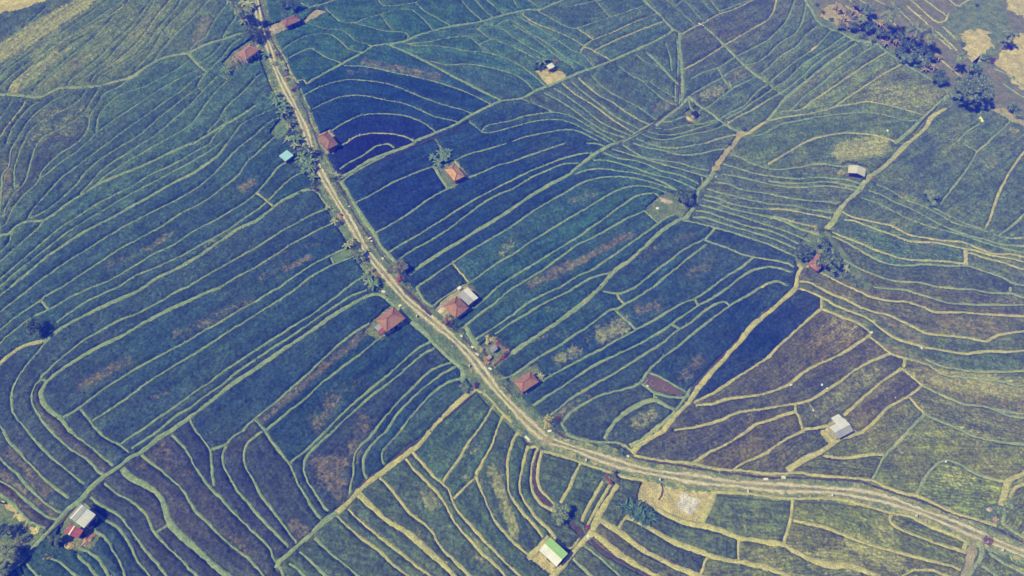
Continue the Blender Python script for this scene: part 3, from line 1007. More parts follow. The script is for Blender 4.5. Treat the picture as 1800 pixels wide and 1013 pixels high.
dt = Ribbon()
for i, (hw, p) in enumerate(DITCHES):
    w = catmull(W2(p), .6)
    dt.add(w, [(-hw, .262), (0, .258), (hw, .262)], .08, i * .0015, 0)
    stamp(w, hw + .15)
tag(dt.build("irrigation_ditch", M_MUD), kind='structure')

def rough_poly(pts_px, amp=.25, step=.8):
    w = np.asarray(W2(pts_px)); w = np.vstack([w, w[:1]]); out = []
    for a, b in zip(w[:-1], w[1:]):
        n = max(1, int(np.linalg.norm(b - a) / step))
        for t in range(n): out.append(a + (b - a) * t / n)
    return np.asarray(out) + rng.normal(0, amp, (len(out), 2))
def sheet(name, pts_px, z, m, amp=.25, kind='structure'):
    q = rough_poly(pts_px, amp)
    bm = bmesh.new(); f = bm.faces.new([bm.verts.new((x, y, z)) for x, y in q])
    bmesh.ops.triangulate(bm, faces=[f]); bm.normal_update()
    for f in bm.faces:
        if f.normal.z < 0: f.normal_flip()
    me = bpy.data.meshes.new(name); bm.to_mesh(me); bm.free(); me.materials.append(m)
    return tag(link(bpy.data.objects.new(name, me)), kind=kind)
zz = .045
CLEAR_NAMES = dict(straw="dry_grass_ground", meadow="grass_ground", lawn="lawn", yard="bare_earth_yard")
for k, polys in CLEAR.items():
    for pl in polys:
        wpl = W2(pl); D[inside(wpl, GX, GY)] = -1
        zz += .004; sheet(CLEAR_NAMES[k], pl, zz, RANK[k])
for k, pl, m in (("upland_ground", UPLAND, M_BED), ("grass_ground", CORNER_W, M_MEADOW), ("dry_grass_ground", BANK_NW, M_STRAW)):
    D[inside(W2(pl), GX, GY)] = -1; zz += .004; sheet(k, pl, zz, m, .35)
D[inside(W2(POND), GX, GY)] = -1
sheet("pond", POND, .21, M_POND, .1)
# patches of the upland, the ash, the dirt path
for nm, pl, m in (("meadow", [(1655,40),(1672,24),(1690,5),(1720,-60),(1752,-60),(1762,10),(1775,40),(1778,58),(1758,80),(1752,98),(1735,116),(1712,128),(1705,110),(1690,90),(1675,72),(1650,60)], M_MEADOW),
                  ("dry_grass_ground", [(1690,62),(1705,50),(1720,54),(1738,56),(1745,78),(1738,92),(1722,104),(1712,112),(1697,96)], M_STRAW),
                  ("dry_grass_ground", [(1745,110),(1760,95),(1770,75),(1790,62),(1860,40),(1900,120),(1860,170),(1800,158),(1770,135)], M_STRAW),
                  ("dry_grass_ground", [(1760,-20),(1790,-40),(1900,20),(1860,60),(1795,30),(1775,20)], M_STRAW),
                  ("dry_grass_ground", [(1440,36),(1446,14),(1478,6),(1490,30),(1512,52),(1490,56),(1462,46)], M_DIRT),
                  ("grass_ground", [(1416,0),(1428,-5),(1440,30),(1480,50),(1520,66),(1560,80),(1600,110),(1650,140),(1690,170),(1700,184),(1667,166),(1612,132),(1557,96),(1505,76),(1462,56),(1436,42)], M_MEADOW),
                  ("dry_grass_ground", [(1735,195),(1765,190),(1800,215),(1860,250),(1860,262),(1790,222)], M_DIRT),
                  ("dry_grass_ground", [(-60,858),(0,872),(25,892),(50,918),(72,932),(62,942),(40,925),(10,895),(-60,880)], M_STRAW),
                  ("ash_patch", [(1193,870),(1206,868),(1212,874),(1226,875),(1230,880),(1221,895),(1214,906),(1204,903),(1191,893)], M_ASH),
                  ("path", [(1297,234),(1313,232),(1300,250),(1280,270),(1262,300),(1250,305),(1250,299),(1268,272),(1284,256)], M_DIRT),
                  ("path", [(1705,950),(1723,952),(1712,985),(1700,1020),(1680,1050),(1670,1040),(1690,1005),(1698,975)], M_YARD),
                  ("road_junction", [(956,772),(966,766),(976,768),(974,776),(966,782),(957,786),(950,786)], M_YARD)):
    zz += .004; s_ = sheet(nm, pl, (zz if nm != "path" and nm != "road_junction" else .30), m, .55 if m is M_STRAW else .22)
    if nm == "path": D[inside(W2(pl), GX, GY)] = -1

# ---------------------------------------------------------------- plots: connected areas between the banks
FXp, FYp = to_px(GX, GY)
ok = (D > .04) & (FXp > -75) & (FXp < 1875) & (FYp > -45) & (FYp < 1085)
lab = np.zeros(ok.shape, np.int32); par = [0]
def find(a):
    while par[a] != a: par[a] = par[par[a]]; a = par[a]
    return a
core = D > .10
for j in range(ok.shape[0]):
    r = np.flatnonzero(np.diff(np.r_[0, (ok[j] & core[j]).astype(np.int8), 0]))
    for a, b in zip(r[::2], r[1::2]):
        up = np.unique(lab[j-1, a:b]) if j else []
        up = [find(u) for u in up if u]
        if up:
            m_ = min(up); lab[j, a:b] = m_
            for u in up: par[u] = m_
        else:
            par.append(len(par)); lab[j, a:b] = len(par) - 1
roots = np.array([find(i) for i in range(len(par))]); lab = roots[lab]
for _ in range(4):                            # rim cells take the plot beside them
    for ax, sh in ((0, 1), (0, -1), (1, 1), (1, -1)):
        nb = np.roll(lab, sh, ax); lab = np.where(lab == 0, nb, lab)
ids, inv, cnt = np.unique(lab, return_inverse=True, return_counts=True); inv = inv.reshape(lab.shape)
K = len(ids)
mx = np.bincount(inv.ravel(), GX.ravel(), K) / cnt; my = np.bincount(inv.ravel(), GY.ravel(), K) / cnt
sxx = np.bincount(inv.ravel(), (GX**2).ravel(), K) / cnt - mx**2; syy = np.bincount(inv.ravel(), (GY**2).ravel(), K) / cnt - my**2
sxy = np.bincount(inv.ravel(), (GX*GY).ravel(), K) / cnt - mx*my
axis = .5 * np.arctan2(2 * sxy, sxx - syy)

# crop colour plot by plot, with the vignetting's darker middle kept in it: survey samples  x y  r g b
SAMP = np.array([(100,100,80,108,125),(300,150,60,98,130),(30,60,60,85,125),(250,60,80,105,125),(600,70,58,102,122),(760,50,55,98,120),(700,170,34,68,128),(640,200,34,68,130),(620,130,50,95,125),(900,90,68,105,130),(1100,100,75,105,130),(1060,170,72,98,128),(1300,80,80,98,132),(1280,150,75,100,130),
 (1440,80,80,108,128),(1500,200,92,116,125),(1600,150,90,112,125),(1700,250,88,112,130),(1780,300,85,110,130),(1400,260,80,108,128),(1620,300,72,95,128),(100,350,55,90,130),(40,300,75,95,120),(300,400,58,90,130),(550,450,42,76,126),(450,300,52,92,122),(700,300,24,52,126),(660,250,22,48,126),(900,300,36,66,130),(760,340,34,66,128),(830,240,50,85,128),(800,400,40,74,128),
 (1000,400,54,94,126),(1100,350,62,97,128),(1300,400,72,95,132),(1300,330,76,96,132),(1600,450,70,100,130),(1700,420,72,105,130),(100,550,55,92,130),(300,600,52,88,130),(600,650,42,76,122),(560,560,46,82,126),(950,550,52,92,122),(1150,500,50,86,126),(1050,600,46,80,124),(1300,560,38,72,126),(1350,600,30,62,124),
 (1420,620,76,88,114),(1500,600,104,104,110),(1700,600,80,105,125),(1650,540,85,95,122),(1600,690,85,95,125),(100,700,72,88,130),(30,650,62,80,126),(300,800,60,80,126),(600,800,60,80,122),(700,730,42,74,122),(500,720,48,78,124),(800,850,74,104,128),(780,760,66,98,125),(1000,850,66,98,120),(960,840,64,96,118),(1300,780,80,88,120),(1250,750,72,84,122),(1600,800,102,118,122),(1680,860,92,112,122),
 (100,950,45,86,118),(300,900,76,86,126),(200,920,48,84,124),(550,950,62,92,126),(450,900,58,74,124),(800,950,76,102,126),(1200,930,64,88,122),(1500,950,96,112,120),(1480,900,82,105,118),(1380,960,90,108,120),(900,960,66,95,120),(1720,930,90,108,120),(40,830,92,88,122),(1060,960,88,96,116),(1060,760,56,80,120),(1180,650,52,84,124)], float)
X_, Y_ = SAMP[:, 0], SAMP[:, 1]
SAMP[:, 2:4] += (6 * (X_ < 420) * (Y_ < 230) + 8 * np.clip((X_ - 1150) / 300, 0, 1) + 6 * (Y_ > 750) * (X_ > 650) + 8 * (X_ < 420) * (Y_ < 230))[:, None]
SAMP[:, 4] -= .30 * np.clip(SAMP[:, 2] - 45, 0, None)
base = lin(SAMP[:, 2:5]); E_IRR = 1.14
base = np.clip(base - np.array([.010, .026, .125]), .004, None) / E_IRR
base[:, 0] *= 1.10                            # a little straw among the green
def idw(px, py, pw=3.0):
    d = ((px[..., None] - SAMP[:, 0])**2 + (1.5 * (py[..., None] - SAMP[:, 1]))**2 + 300) ** (-pw / 2)
    return (d @ base) / d.sum(-1)[..., None]
pcx, pcy = to_px(mx, my)
plot_c = idw(pcx, pcy) * rng.uniform(.86, 1.15, (K, 1)) * rng.uniform(.94, 1.06, (K, 3))
# patches of thin or ripening crop:  x1 y1 x2 y2 half-width strength
BROWN = [(1625,662,1810,700,17,.85),(1690,690,1800,722,12,.7),(1560,610,1620,640,9,.7),(430,760,330,820,24,.22),(340,870,480,960,26,.25),(60,700,20,760,24,.25),(520,600,300,720,10,.15),(560,420,380,520,12,.3),(900,280,1000,270,12,.25),(345,75,362,38,10,.8),(122,122,150,100,10,.7),(270,25,232,66,7,.7),(100,195,80,210,7,.6),(12,300,5,345,9,.9),(30,262,10,300,8,.6),(640,112,770,136,6,.8),(612,130,655,124,6,.5),(262,440,300,412,5,.8),(190,470,212,458,4,.6),(110,335,130,315,6,.5),(425,332,447,322,7,.9),(500,477,545,455,5,.8),(455,492,480,480,5,.6),
 (310,592,425,540,9,.6),(380,560,440,530,7,.6),(145,682,225,636,8,.75),(270,702,300,690,4,.6),(640,588,462,738,7,.85),(590,690,640,675,8,.4),(590,700,560,745,14,.6),(640,742,618,805,14,.7),(590,790,625,780,10,.6),(570,830,612,872,18,.8),(935,502,1002,468,8,.9),(1002,470,1108,414,6,1.0),(1190,422,1214,414,5,.7),(1130,452,1150,440,8,.5),(1000,356,1040,346,5,.6),
 (1215,486,1245,466,9,.6),(1120,546,1152,540,8,.8),(1202,662,1224,640,13,.7),(1000,725,1040,690,8,.5),(985,735,1000,720,8,.8),(1450,600,1485,575,26,.75),(1400,655,1440,625,16,.45),(1460,650,1540,620,9,.3),(1660,570,1750,585,14,.75),(1545,552,1625,612,7,.95),(1310,742,1390,732,9,.4),(1370,790,1380,800,8,.6),(1270,770,1330,750,7,.3),(1400,25,1420,5,10,.5),(1450,122,1390,175,7,.6),
 (1295,132,1320,124,7,.8),(1150,195,1185,180,8,.7),(1205,130,1260,100,8,.4),(1330,60,1380,20,8,.4),(55,858,95,905,9,.9),(20,795,85,860,10,.8),(10,840,60,890,8,.9),(250,815,290,800,10,.6),(280,780,300,790,8,.6),(285,800,330,840,14,.5),(555,815,605,812,9,.9),(585,845,600,875,16,.8),(515,925,550,945,10,.8),(405,950,440,985,12,.6),(880,820,885,850,8,.5),(1000,845,985,850,10,.4),
 (1640,655,1660,640,8,.5),(1035,840,1050,870,10,.4),(1290,280,1340,310,14,.35),(1400,290,1470,305,10,.5),(1450,380,1490,330,12,.3),(1640,430,1625,440,8,.6),(1690,440,1720,470,8,.5),(1060,430,1090,440,1,.0),(300,420,220,455,6,.4),(210,580,170,600,6,.4)]
YELLOW = [(1475,570,1495,585,16,.6),(1480,268,1545,258,14,1.4),(0,100,150,0,7,1.35),(15,85,110,22,7,1.3),(110,60,60,100,10,.55),(270,60,190,110,16,.5),(340,20,300,60,12,.4),(150,200,60,250,12,.5),(30,330,10,380,10,.5),(1500,140,1420,190,16,.35),(1700,240,1660,260,14,.4),(1440,870,1500,880,12,.35),(1580,800,1640,770,18,.5),(1560,870,1600,860,8,.4),(1000,620,1030,600,10,.3),(25,160,100,98,7,1.1),(100,98,125,85,4,.7),(-20,105,90,45,15,1.15),(90,45,150,5,10,1.15),(150,5,170,-10,8,1.0),(200,75,160,105,14,.45),(230,40,180,85,10,.4),(180,60,240,30,14,.35),(120,185,60,225,8,.4),(360,442,412,408,7,.5),(905,418,885,445,8,.6),(1062,590,1092,574,14,.9),(978,636,1012,618,9,.8),(1120,748,1142,732,11,.8),(1655,668,1800,690,16,1.1),(1605,655,1660,672,10,.8),(1480,684,1530,655,14,.7),(1600,762,1720,770,24,.5),(1670,842,1690,845,18,.7),(1740,812,1760,820,16,.5),(1495,955,1570,992,14,1.0),(1540,935,1562,952,10,.9),(1440,975,1500,1000,14,.8),
 (1540,162,1640,180,18,.7),(1560,200,1580,190,10,.4),(1475,268,1545,256,12,1.05),(1480,280,1540,262,10,.9),(1265,160,1240,170,8,.8),(1275,150,1300,135,8,.5),(1310,60,1330,55,6,.3),(750,870,760,885,12,.8),(735,935,740,950,10,.4),(865,830,905,935,8,1.0),(820,842,840,842,8,.7),(890,905,905,945,6,.8),(0,870,30,895,6,.9),(1680,710,1700,700,10,.4),(1440,730,1470,700,14,.6),(1150,255,1190,270,8,.4),(1000,585,940,600,5,.4),(1050,545,960,545,5,.25),(1730,300,1760,270,10,.5),(1690,220,1660,230,10,.5),(1710,370,1740,360,10,.4),(820,800,840,790,12,.5),(840,960,850,990,12,.5),(1370,960,1460,1000,16,.6),(1340,980,1400,1010,10,.6),(1300,925,1330,900,12,.4),(1770,1000,1800,1010,12,.5),(100,130,60,170,8,.5),(130,230,80,240,10,.5),(560,860,540,880,5,.3),(1790,240,1770,225,8,.6),(490,1000,500,990,4,.2),(610,0,600,0,2,.1),(430,335,440,325,6,.5)]
def patches(lst, px, py):
    r = np.zeros(px.shape, np.float32)
    for x1, y1, x2, y2, w, s in lst:
        m = w * 2.4
        sel = (px > min(x1, x2) - m) & (px < max(x1, x2) + m) & (py > min(y1, y2) - m) & (py < max(y1, y2) + m)
        if not sel.any(): continue
        X, Y = px[sel] - x1, py[sel] - y1; dx, dy = x2 - x1, y2 - y1
        t = np.clip((X * dx + Y * dy) / ((dx * dx + dy * dy) or 1), 0, 1)
        d = np.hypot(X - t * dx, Y - t * dy) / w
        r[sel] = np.maximum(r[sel], s * .9 * np.clip(1.5 - .8 * d, 0, 1))
    return r
br = patches(BROWN, FXp, FYp); ye = patches(YELLOW, FXp, FYp)
crop = plot_c[inv] * .68 + idw(FXp, FYp, 2.2) * .32
rows = np.clip((FXp - 1000) / 500, .12, 1.0) * (.6 + .4 * np.sin(inv * 2.7)) + np.where((FYp > 750) & (FXp > 900), .35, 0)
ang = (axis + rng.uniform(-.15, .15, K))[inv]
rowu = -np.sin(ang) * GX + np.cos(ang) * GY
plot_z = rng.uniform(.50, .74, K)[inv] * np.where((FYp < 330) & (FXp < 430), .75, 1)

# ---------------------------------------------------------------- the rice: a rough canopy over every plot, dropping to the bank at its rim
q4 = lambda a: (a[:-1, :-1], a[1:, :-1], a[:-1, 1:], a[1:, 1:])
cell = np.logical_or.reduce(q4(D > .06)) & np.logical_and.reduce(q4((D > -.46) & (FXp > -75) & (FXp < 1875) & (FYp > -45) & (FYp < 1085)))
gy_, gx_ = np.gradient(np.clip(D, -.6, 1.2), ST); gl = np.hypot(gx_, gy_) + 1e-6
pull = np.where(D < .04, np.clip(.04 - D, 0, .45), 0)     # rim vertices slide on to the bank's edge
vid = -np.ones(ok.shape, np.int64)
need = np.zeros(ok.shape, bool)
need[:-1, :-1] |= cell; need[1:, :-1] |= cell; need[:-1, 1:] |= cell; need[1:, 1:] |= cell
vid[need] = np.arange(need.sum())
rise = np.clip((D - .02) / .42, 0, 1) ** .7
Z = .03 + plot_z * rise * (1 - .55 * np.clip(np.maximum(br, ye * .6), 0, 1)) + rng.normal(0, .13, D.shape) * rise
inner = D > .04
JX = GX + rng.uniform(-.11, .11, D.shape) * inner + pull * gx_ / gl; JY = GY + rng.uniform(-.11, .11, D.shape) * inner + pull * gy_ / gl
V = np.c_[JX[need], JY[need], Z[need]]
a, b, c, d = vid[:-1, :-1][cell], vid[:-1, 1:][cell], vid[1:, 1:][cell], vid[1:, :-1][cell]
me = np_mesh("rice_crop", V, np.c_[a, b, c, d], M_RICE, False)
attr(me, "crop", np.c_[crop[need], np.ones(need.sum())], 'FLOAT_COLOR')
attr(me, "brown", br[need]); attr(me, "yellow", ye[need]); attr(me, "rowu", rowu[need]); attr(me, "along", (np.cos(ang) * GX + np.sin(ang) * GY)[need]); attr(me, "rows", rows[need])
rice = link(bpy.data.objects.new("rice_crop", me))
tag(rice, "dense green rice growing in terraced plots between the grassy banks", "rice", kind='stuff')
# ---------------------------------------------------------------- ground
g = MB(); g.quad((-900, -500, 0), (900, -500, 0), (900, 1200, 0), (-900, 1200, 0))
tag(g.build("ground", M_GROUND), kind='structure')

# ---------------------------------------------------------------- weeds on the banks and the verges
def weeds():
    s = N("bank weeds", .9, .1); d = s.attr("dry")
    c = s.mix(s.ramp(d, .1, .8), s.mix(s.noise(.9, 2), (.06, .12, .04), (.20, .28, .09)), s.mix(s.noise(.9, 2), (.42, .38, .13), (.20, .20, .07)))
    m = s.done(c)
    C, S_, Dr, Zb = [], [], [], []
    for w, hw, dry in bank_runs:
        q = w[rng.random(len(w)) < .62]
        if not len(q): continue
        C.append(q + rng.normal(0, hw * .9, q.shape)); S_.append(rng.uniform(.15, .38, len(q))); Dr.append(np.full(len(q), dry) + rng.normal(0, .15, len(q)))
        Zb.append(np.full(len(q), .16))
    t = np.gradient(road_w, axis=0); t /= np.linalg.norm(t, axis=1)[:, None]; nn = np.c_[-t[:, 1], t[:, 0]]
    for k in range(9):
        o = rng.uniform(1.15, 3.6, len(road_w)) * rng.choice([-1, 1], len(road_w))
        lim = np.where(o > 0, right, left); keep = np.abs(o) < lim
        C.append((road_w + nn * o[:, None])[keep]); n = keep.sum()
        S_.append(rng.uniform(.10, .32, n)); Dr.append(rng.normal(.18, .25, n)); Zb.append(np.full(n, .14))
    C, S_, Dr, Zb = np.vstack(C), np.concatenate(S_), np.concatenate(Dr), np.concatenate(Zb)
    n = len(C); V = []; 
    for k in range(3):
        a = rng.uniform(0, 2 * np.pi, n); tilt = rng.uniform(.3, .9, n)
        u = np.c_[np.cos(a), np.sin(a), np.zeros(n)]; v = np.c_[-np.sin(a) * np.cos(tilt), np.cos(a) * np.cos(tilt), np.sin(tilt)]
        o = np.c_[C + rng.normal(0, .10, C.shape), Zb]
        sz = S_[:, None]
        V.append(np.stack([o - u * sz * .5, o + u * sz * .5, o + u * sz * .35 + v * sz * 1.3, o - u * sz * .4 + v * sz * 1.1], 1))
    V = np.stack(V, 1).reshape(-1, 3)
    me = np_mesh("bank_weeds", V, np.arange(len(V)).reshape(-1, 4), m); attr(me, "dry", np.repeat(Dr, 12))
    tag(link(bpy.data.objects.new("bank_weeds", me)), "small grass tufts growing along the banks and road verges", "weeds", kind='stuff')
weeds()
# ================================================================ buildings
def tile_material(name, c1, c2, c3):
    s = N(name, .85, .2)
    c = s.mix(s.ramp(s.noise(.9, 4), .35, .65), c1, c2)
    c = s.mix(s.ramp(s.noise(2.6, 3, .7), .58, .72, 0, .7), c, c3)
    c = s.scale(c, s.ramp(s.noise(9, 2), .3, .7, .7, 1.3))
    s.bump(s.noise(9, 2), .5, .04)
    return s.done(c)
def sheet_material(name, c1, c2, rust=(.25, .16, .10), rib=2.2, axis=0):
    s = N(name, .55, .35)
    sp = s.n("SeparateXYZ"); s.t.links.new(s.co, sp.inputs[0])
    w = s.math('SINE', s.math('MULTIPLY', sp.outputs[axis], 2 * math.pi * rib))
    c = s.mix(s.ramp(s.noise(.7, 4), .35, .65), c1, c2)
    c = s.mix(s.ramp(s.noise(1.4, 5, .7), .6, .75, 0, .45), c, rust)
    c = s.scale(c, s.ramp(w, -1, 1, .94, 1.04))
    s.bump(w, .25, .02)
    return s.done(c)
T_RED = tile_material("red clay tiles", (.33, .165, .085), (.24, .125, .075), (.40, .25, .15))
T_BROWN = tile_material("dark brown clay tiles", (.26, .135, .08), (.18, .10, .065), (.34, .21, .14))
T_ORANGE = tile_material("weathered orange tiles", (.46, .27, .11), (.36, .19, .09), (.52, .38, .18))
T_RIDGE = mat("ridge mortar", (.16, .075, .06), (.24, .12, .085), 3)
T_RIDGE_L = mat("pale ridge mortar", (.50, .34, .27), (.38, .24, .18), 3)
S_GREY = sheet_material("grey corrugated sheet", (.31, .31, .42), (.25, .25, .35))
S_WHITE = sheet_material("white roofing sheet", (.56, .56, .74), (.48, .48, .66), (.42, .39, .36))
S_PALE = sheet_material("pale weathered sheet", (.50, .47, .54), (.42, .40, .46))
S_BLUE = sheet_material("pale blue sheet", (.28, .50, .82), (.24, .45, .76), (.36, .52, .72))
S_RED = sheet_material("red roofing sheet", (.33, .075, .085), (.26, .06, .075), (.40, .17, .16), 1.1)
S_GREEN = sheet_material("bright green sheet", (.33, .55, .20), (.29, .50, .18), (.28, .45, .18))
S_STRIP = mat("clear ridge sheet", (.66, .66, .78), (.58, .58, .7), 2, .5)
W_PALE = mat("pale plaster wall", (.44, .40, .33), (.34, .31, .26), 1.5, fine=6)
W_BRICK = mat("brown wall", (.22, .13, .09), (.16, .10, .07), 2, fine=6)
WOOD = mat("grey timber", (.20, .16, .12), (.13, .10, .08), 3)
DARK = mat("dark doorway", (.02, .018, .016), (.03, .025, .02), 2)
WHITE = mat("white paint", (.66, .65, .74), (.5, .5, .6), 3)
BLACK = mat("black paint", (.02, .02, .022), (.03, .03, .03), 3)
CONCRETE = mat("pale concrete", (.60, .56, .48), (.47, .44, .37), 1.5, fine=5)
STONE = mat("rubble stone", (.50, .42, .34), (.30, .24, .20), 2, fine=5)
HAY = mat("dry straw", (.56, .44, .17), (.40, .29, .11), 1.6, fine=5)
HAY_OR = mat("orange straw", (.58, .31, .12), (.44, .22, .09), 1.6, fine=5)
FIREWOOD = mat("reddish brown stacked wood", (.34, .16, .11), (.48, .32, .17), 2.2, fine=4)
PINK = mat("faded orange plastic", (.62, .33, .20), (.52, .26, .17), 2)
LEMON = mat("lemon yellow cloth", (.62, .62, .24), (.52, .52, .18), 2)
SACK = mat("white sack cloth", (.66, .65, .74), (.55, .54, .64), 4)
TEAL = mat("teal tarpaulin", (.05, .26, .26), (.04, .2, .21), 2, .5)

def frame_of(corners, h):
    q = [Vector(P(x, y, h)) for x, y in corners]
    c = sum(q, Vector()) / 4
    u = ((q[1] - q[0]) + (q[2] - q[3])); u.z = 0
    L = ((q[1] - q[0]).length + (q[2] - q[3]).length) / 2
    Wd = ((q[2] - q[1]).length + (q[3] - q[0]).length) / 2
    a = math.atan2(u.y, u.x)
    if Wd > L: L, Wd, a = Wd, L, a + math.pi / 2        # long axis along local x
    return c.x, c.y, a, L, Wd
def slab(mb, pts, t=.10):
    """a roof plane with thickness"""
    n = len(mb.v); k = len(pts)
    mb.v += [tuple(p) for p in pts] + [(p[0], p[1], p[2] - t) for p in pts]
    mb.f.append(tuple(n + i for i in range(k))); mb.f.append(tuple(n + k + i for i in reversed(range(k))))
    for i in range(k):
        j = (i + 1) % k; mb.f.append((n + i, n + k + i, n + k + j, n + j))
def walls(parent, L, W, h, m, inset=.45, gable=0.0, door_side=-1):
    mb = MB(); l, w = L / 2 - inset, W / 2 - inset
    mb.box(0, 0, h / 2, 2 * l, 2 * w, h)
    if gable:
        for sx in (-1, 1): mb.quad((sx * l, -w, h), (sx * l, w, h), (sx * l, 0, h + gable * w / (W / 2)))
    mb.build("wall", m, parent)
    d = MB(); d.box(0, door_side * (w + .02), .95, .85, .06, 1.9); d.build("door", DARK, parent)
    wn_ = MB()
    for x in (-l * .55, l * .55): wn_.box(x, door_side * (w + .02), 1.35, .6, .05, .7)
    for k, x in enumerate((-l * .55, l * .55)):
        o = MB(); o.box(x, door_side * (w + .02), 1.35, .6, .05, .7); o.build("window", DARK, parent)
def hip_house(name, label, corners, h, roof_m, ridge_m, wall_m, rise=.52, ridge_frac=None):
    x, y, a, L, W = frame_of(corners, h)
    e = empty(name, (x, y, 0), a, label, "house")
    z1 = h + W / 2 * rise; r = max(.25, (L - W * .85) / 2) if ridge_frac is None else L / 2 * ridge_frac
    A, B, C, Dd = (-L/2, -W/2, h), (L/2, -W/2, h), (L/2, W/2, h), (-L/2, W/2, h)
    E, Fv = (-r, 0, z1), (r, 0, z1)
    mb = MB()
    for q in ((A, B, Fv, E), (B, C, Fv), (C, Dd, E, Fv), (Dd, A, E)): slab(mb, q, .12)
    ro = mb.build("roof", roof_m, e)
    rc = MB()
    for p, q in ((E, Fv), (A, E), (Dd, E), (B, Fv), (C, Fv)):
        rc.bar((p[0], p[1], p[2] + .03), (q[0], q[1], q[2] + .03), .18, .12)
    rc.build("ridge_cap", ridge_m, ro)
    walls(e, L, W, h - .08, wall_m)
    return e
def gable_house(name, label, corners, h, mats, wall_m, rise=.32, open_front=False, along=None, strip=None, cat="shed"):
    x, y, a, L, W = frame_of(corners, h)
    if along is not None:                        # choose which pair of edges the ridge follows
        q = [Vector(P(px, py, h)) for px, py in corners]; u = q[1] - q[0]
        a2 = math.atan2(u.y, u.x); L2 = (u.length + (q[2] - q[3]).length) / 2; W2_ = ((q[2]-q[1]).length + (q[3]-q[0]).length) / 2
        a, L, W = a2, L2, W2_
    e = empty(name, (x, y, 0), a, label, cat)
    z1 = h + W / 2 * rise
    for s_, m in ((-1, mats[0]), (1, mats[1])):
        mb = MB(); q = [(-L/2, s_*W/2, h), (L/2, s_*W/2, h), (L/2, s_*.01, z1), (-L/2, s_*.01, z1)]
        slab(mb, q if s_ < 0 else q[::-1], .08); mb.build("roof_slope", m, e)
    if strip is not None:
        s_, f, wd, m = strip
        mb = MB(); y0, y1 = s_ * W/2 * (1 - f), s_ * W/2 * (1 - f - wd); zf = lambda yy: z1 - abs(yy) * rise + .03
        q = [(-L/2-.03, y0, zf(y0)), (L/2+.03, y0, zf(y0)), (L/2+.03, y1, zf(y1)), (-L/2-.03, y1, zf(y1))]
        slab(mb, q if s_ < 0 else q[::-1], .05); mb.build("skylight_strip", m, e)
    rc = MB(); rc.bar((-L/2, 0, z1 + .03), (L/2, 0, z1 + .03), .2, .06); rc.build("ridge_cap", mats[1], e)
    if open_front:
        for sx in (-1, 1):
            for sy in (-1, 1):
                p = MB(); p.bar((sx*(L/2-.35), sy*(W/2-.35), 0), (sx*(L/2-.35), sy*(W/2-.35), h + .05), .14); p.build("post", WOOD, e)
        bk = MB(); bk.box(L/2 - .4, 0, h / 2, .1, W - .8, h - .1); bk.build("back_wall", wall_m, e)
        fl = MB(); fl.box(0, 0, .13, L - .5, W - .5, .26); fl.build("floor", WOOD, e)
    else: walls(e, L, W, h - .06, wall_m, .35, W / 2 * rise - .12)
    return e, L, W, h, z1
def shed_roof(name, label, corners, h, m, tilt=.12, cat="shed", posts=True, wall=True):
    x, y, a, L, W = frame_of(corners, h)
    e = empty(name, (x, y, 0), a, label, cat)
    mb = MB(); slab(mb, [(-L/2, -W/2, h - tilt), (L/2, -W/2, h - tilt), (L/2, W/2, h + tilt), (-L/2, W/2, h + tilt)], .07); mb.build("roof", m, e)
    for sx in (-1, 1):
        for sy in (-1, 1):
            p = MB(); p.bar((sx*(L/2-.2), sy*(W/2-.2), 0), (sx*(L/2-.2), sy*(W/2-.2), h + sy*tilt - .08), .12); p.build("post", WOOD, e)
    if wall: w = MB(); w.box(0, 0, (h - .3) / 2, L - .9, W - .9, h - .3); w.build("wall", W_BRICK, e)
    return e

hip_house("roadside_house", "dark brown roofed house beside the pale stony yard at the road's far end",
          [(493.8,35.5),(520,25.5),(529,35.5),(502,47.5)], 2.5, T_BROWN, T_RIDGE, W_BRICK, .45)
e = hip_house("tiled_house", "red tiled house with pale ridges and a ruined porch, left of the far road",
          [(414,96),(440,76.5),(457,87),(433,105)], 2.6, T_RED, T_RIDGE_L, W_PALE, .55)
hip_house("tiled_house", "brown tiled house touching the right road edge opposite the pale blue shed",
          [(559,239.5),(578,231),(592.5,254),(573.5,264.5)], 2.4, T_BROWN, T_RIDGE, W_BRICK, .5)
hip_house("tiled_house", "small orange tiled hut alone in the dark rice beside a banana clump",
          [(781,297.4),(800,288),(817.5,309.6),(799,319)], 2.2, T_ORANGE, T_RIDGE, W_BRICK, .5)
hip_house("tiled_house", "red tiled house joined to the grey sheet shed, right of the road bend",
          [(776.7,540.5),(804,520),(823.3,542),(803.3,557.5)], 2.4, T_RED, T_RIDGE, W_PALE, .55)
e8 = hip_house("tiled_house", "large red tiled house left of the road bend with small sheet lean-tos",
          [(661.3,560.5),(692,539),(713.3,559),(678.5,585)], 2.5, T_RED, T_RIDGE, W_PALE, .5)
hip_house("tiled_house", "red tiled house with a gravelly verge just above the road, near the yellow bush",
          [(902.5,671.3),(933,653),(947,670.6),(919.6,690.5)], 2.3, T_RED, T_RIDGE, W_BRICK, .5)
hip_house("tiled_hut", "red roofed hut half hidden between two dark green trees",
          [(1418.5,466),(1439,443),(1454,458),(1438,476)], 2.2, T_RED, T_RIDGE, W_BRICK, .5)
shed_roof("small_shed", "pale blue sheet roofed shed left of the road among banana plants",
          [(491.7,273.5),(506.8,263.4),(513.7,273.5),(500,284.6)], 2.0, S_BLUE)
e6, L6, W6, h6, z6 = gable_house("sheet_shed", "grey white corrugated shed behind the red tiled house at the bend",
          [(804.7,519.3),(822,505.3),(840.7,524),(823.3,536.7)], 2.2, (S_WHITE, S_GREY), W_BRICK, .10)
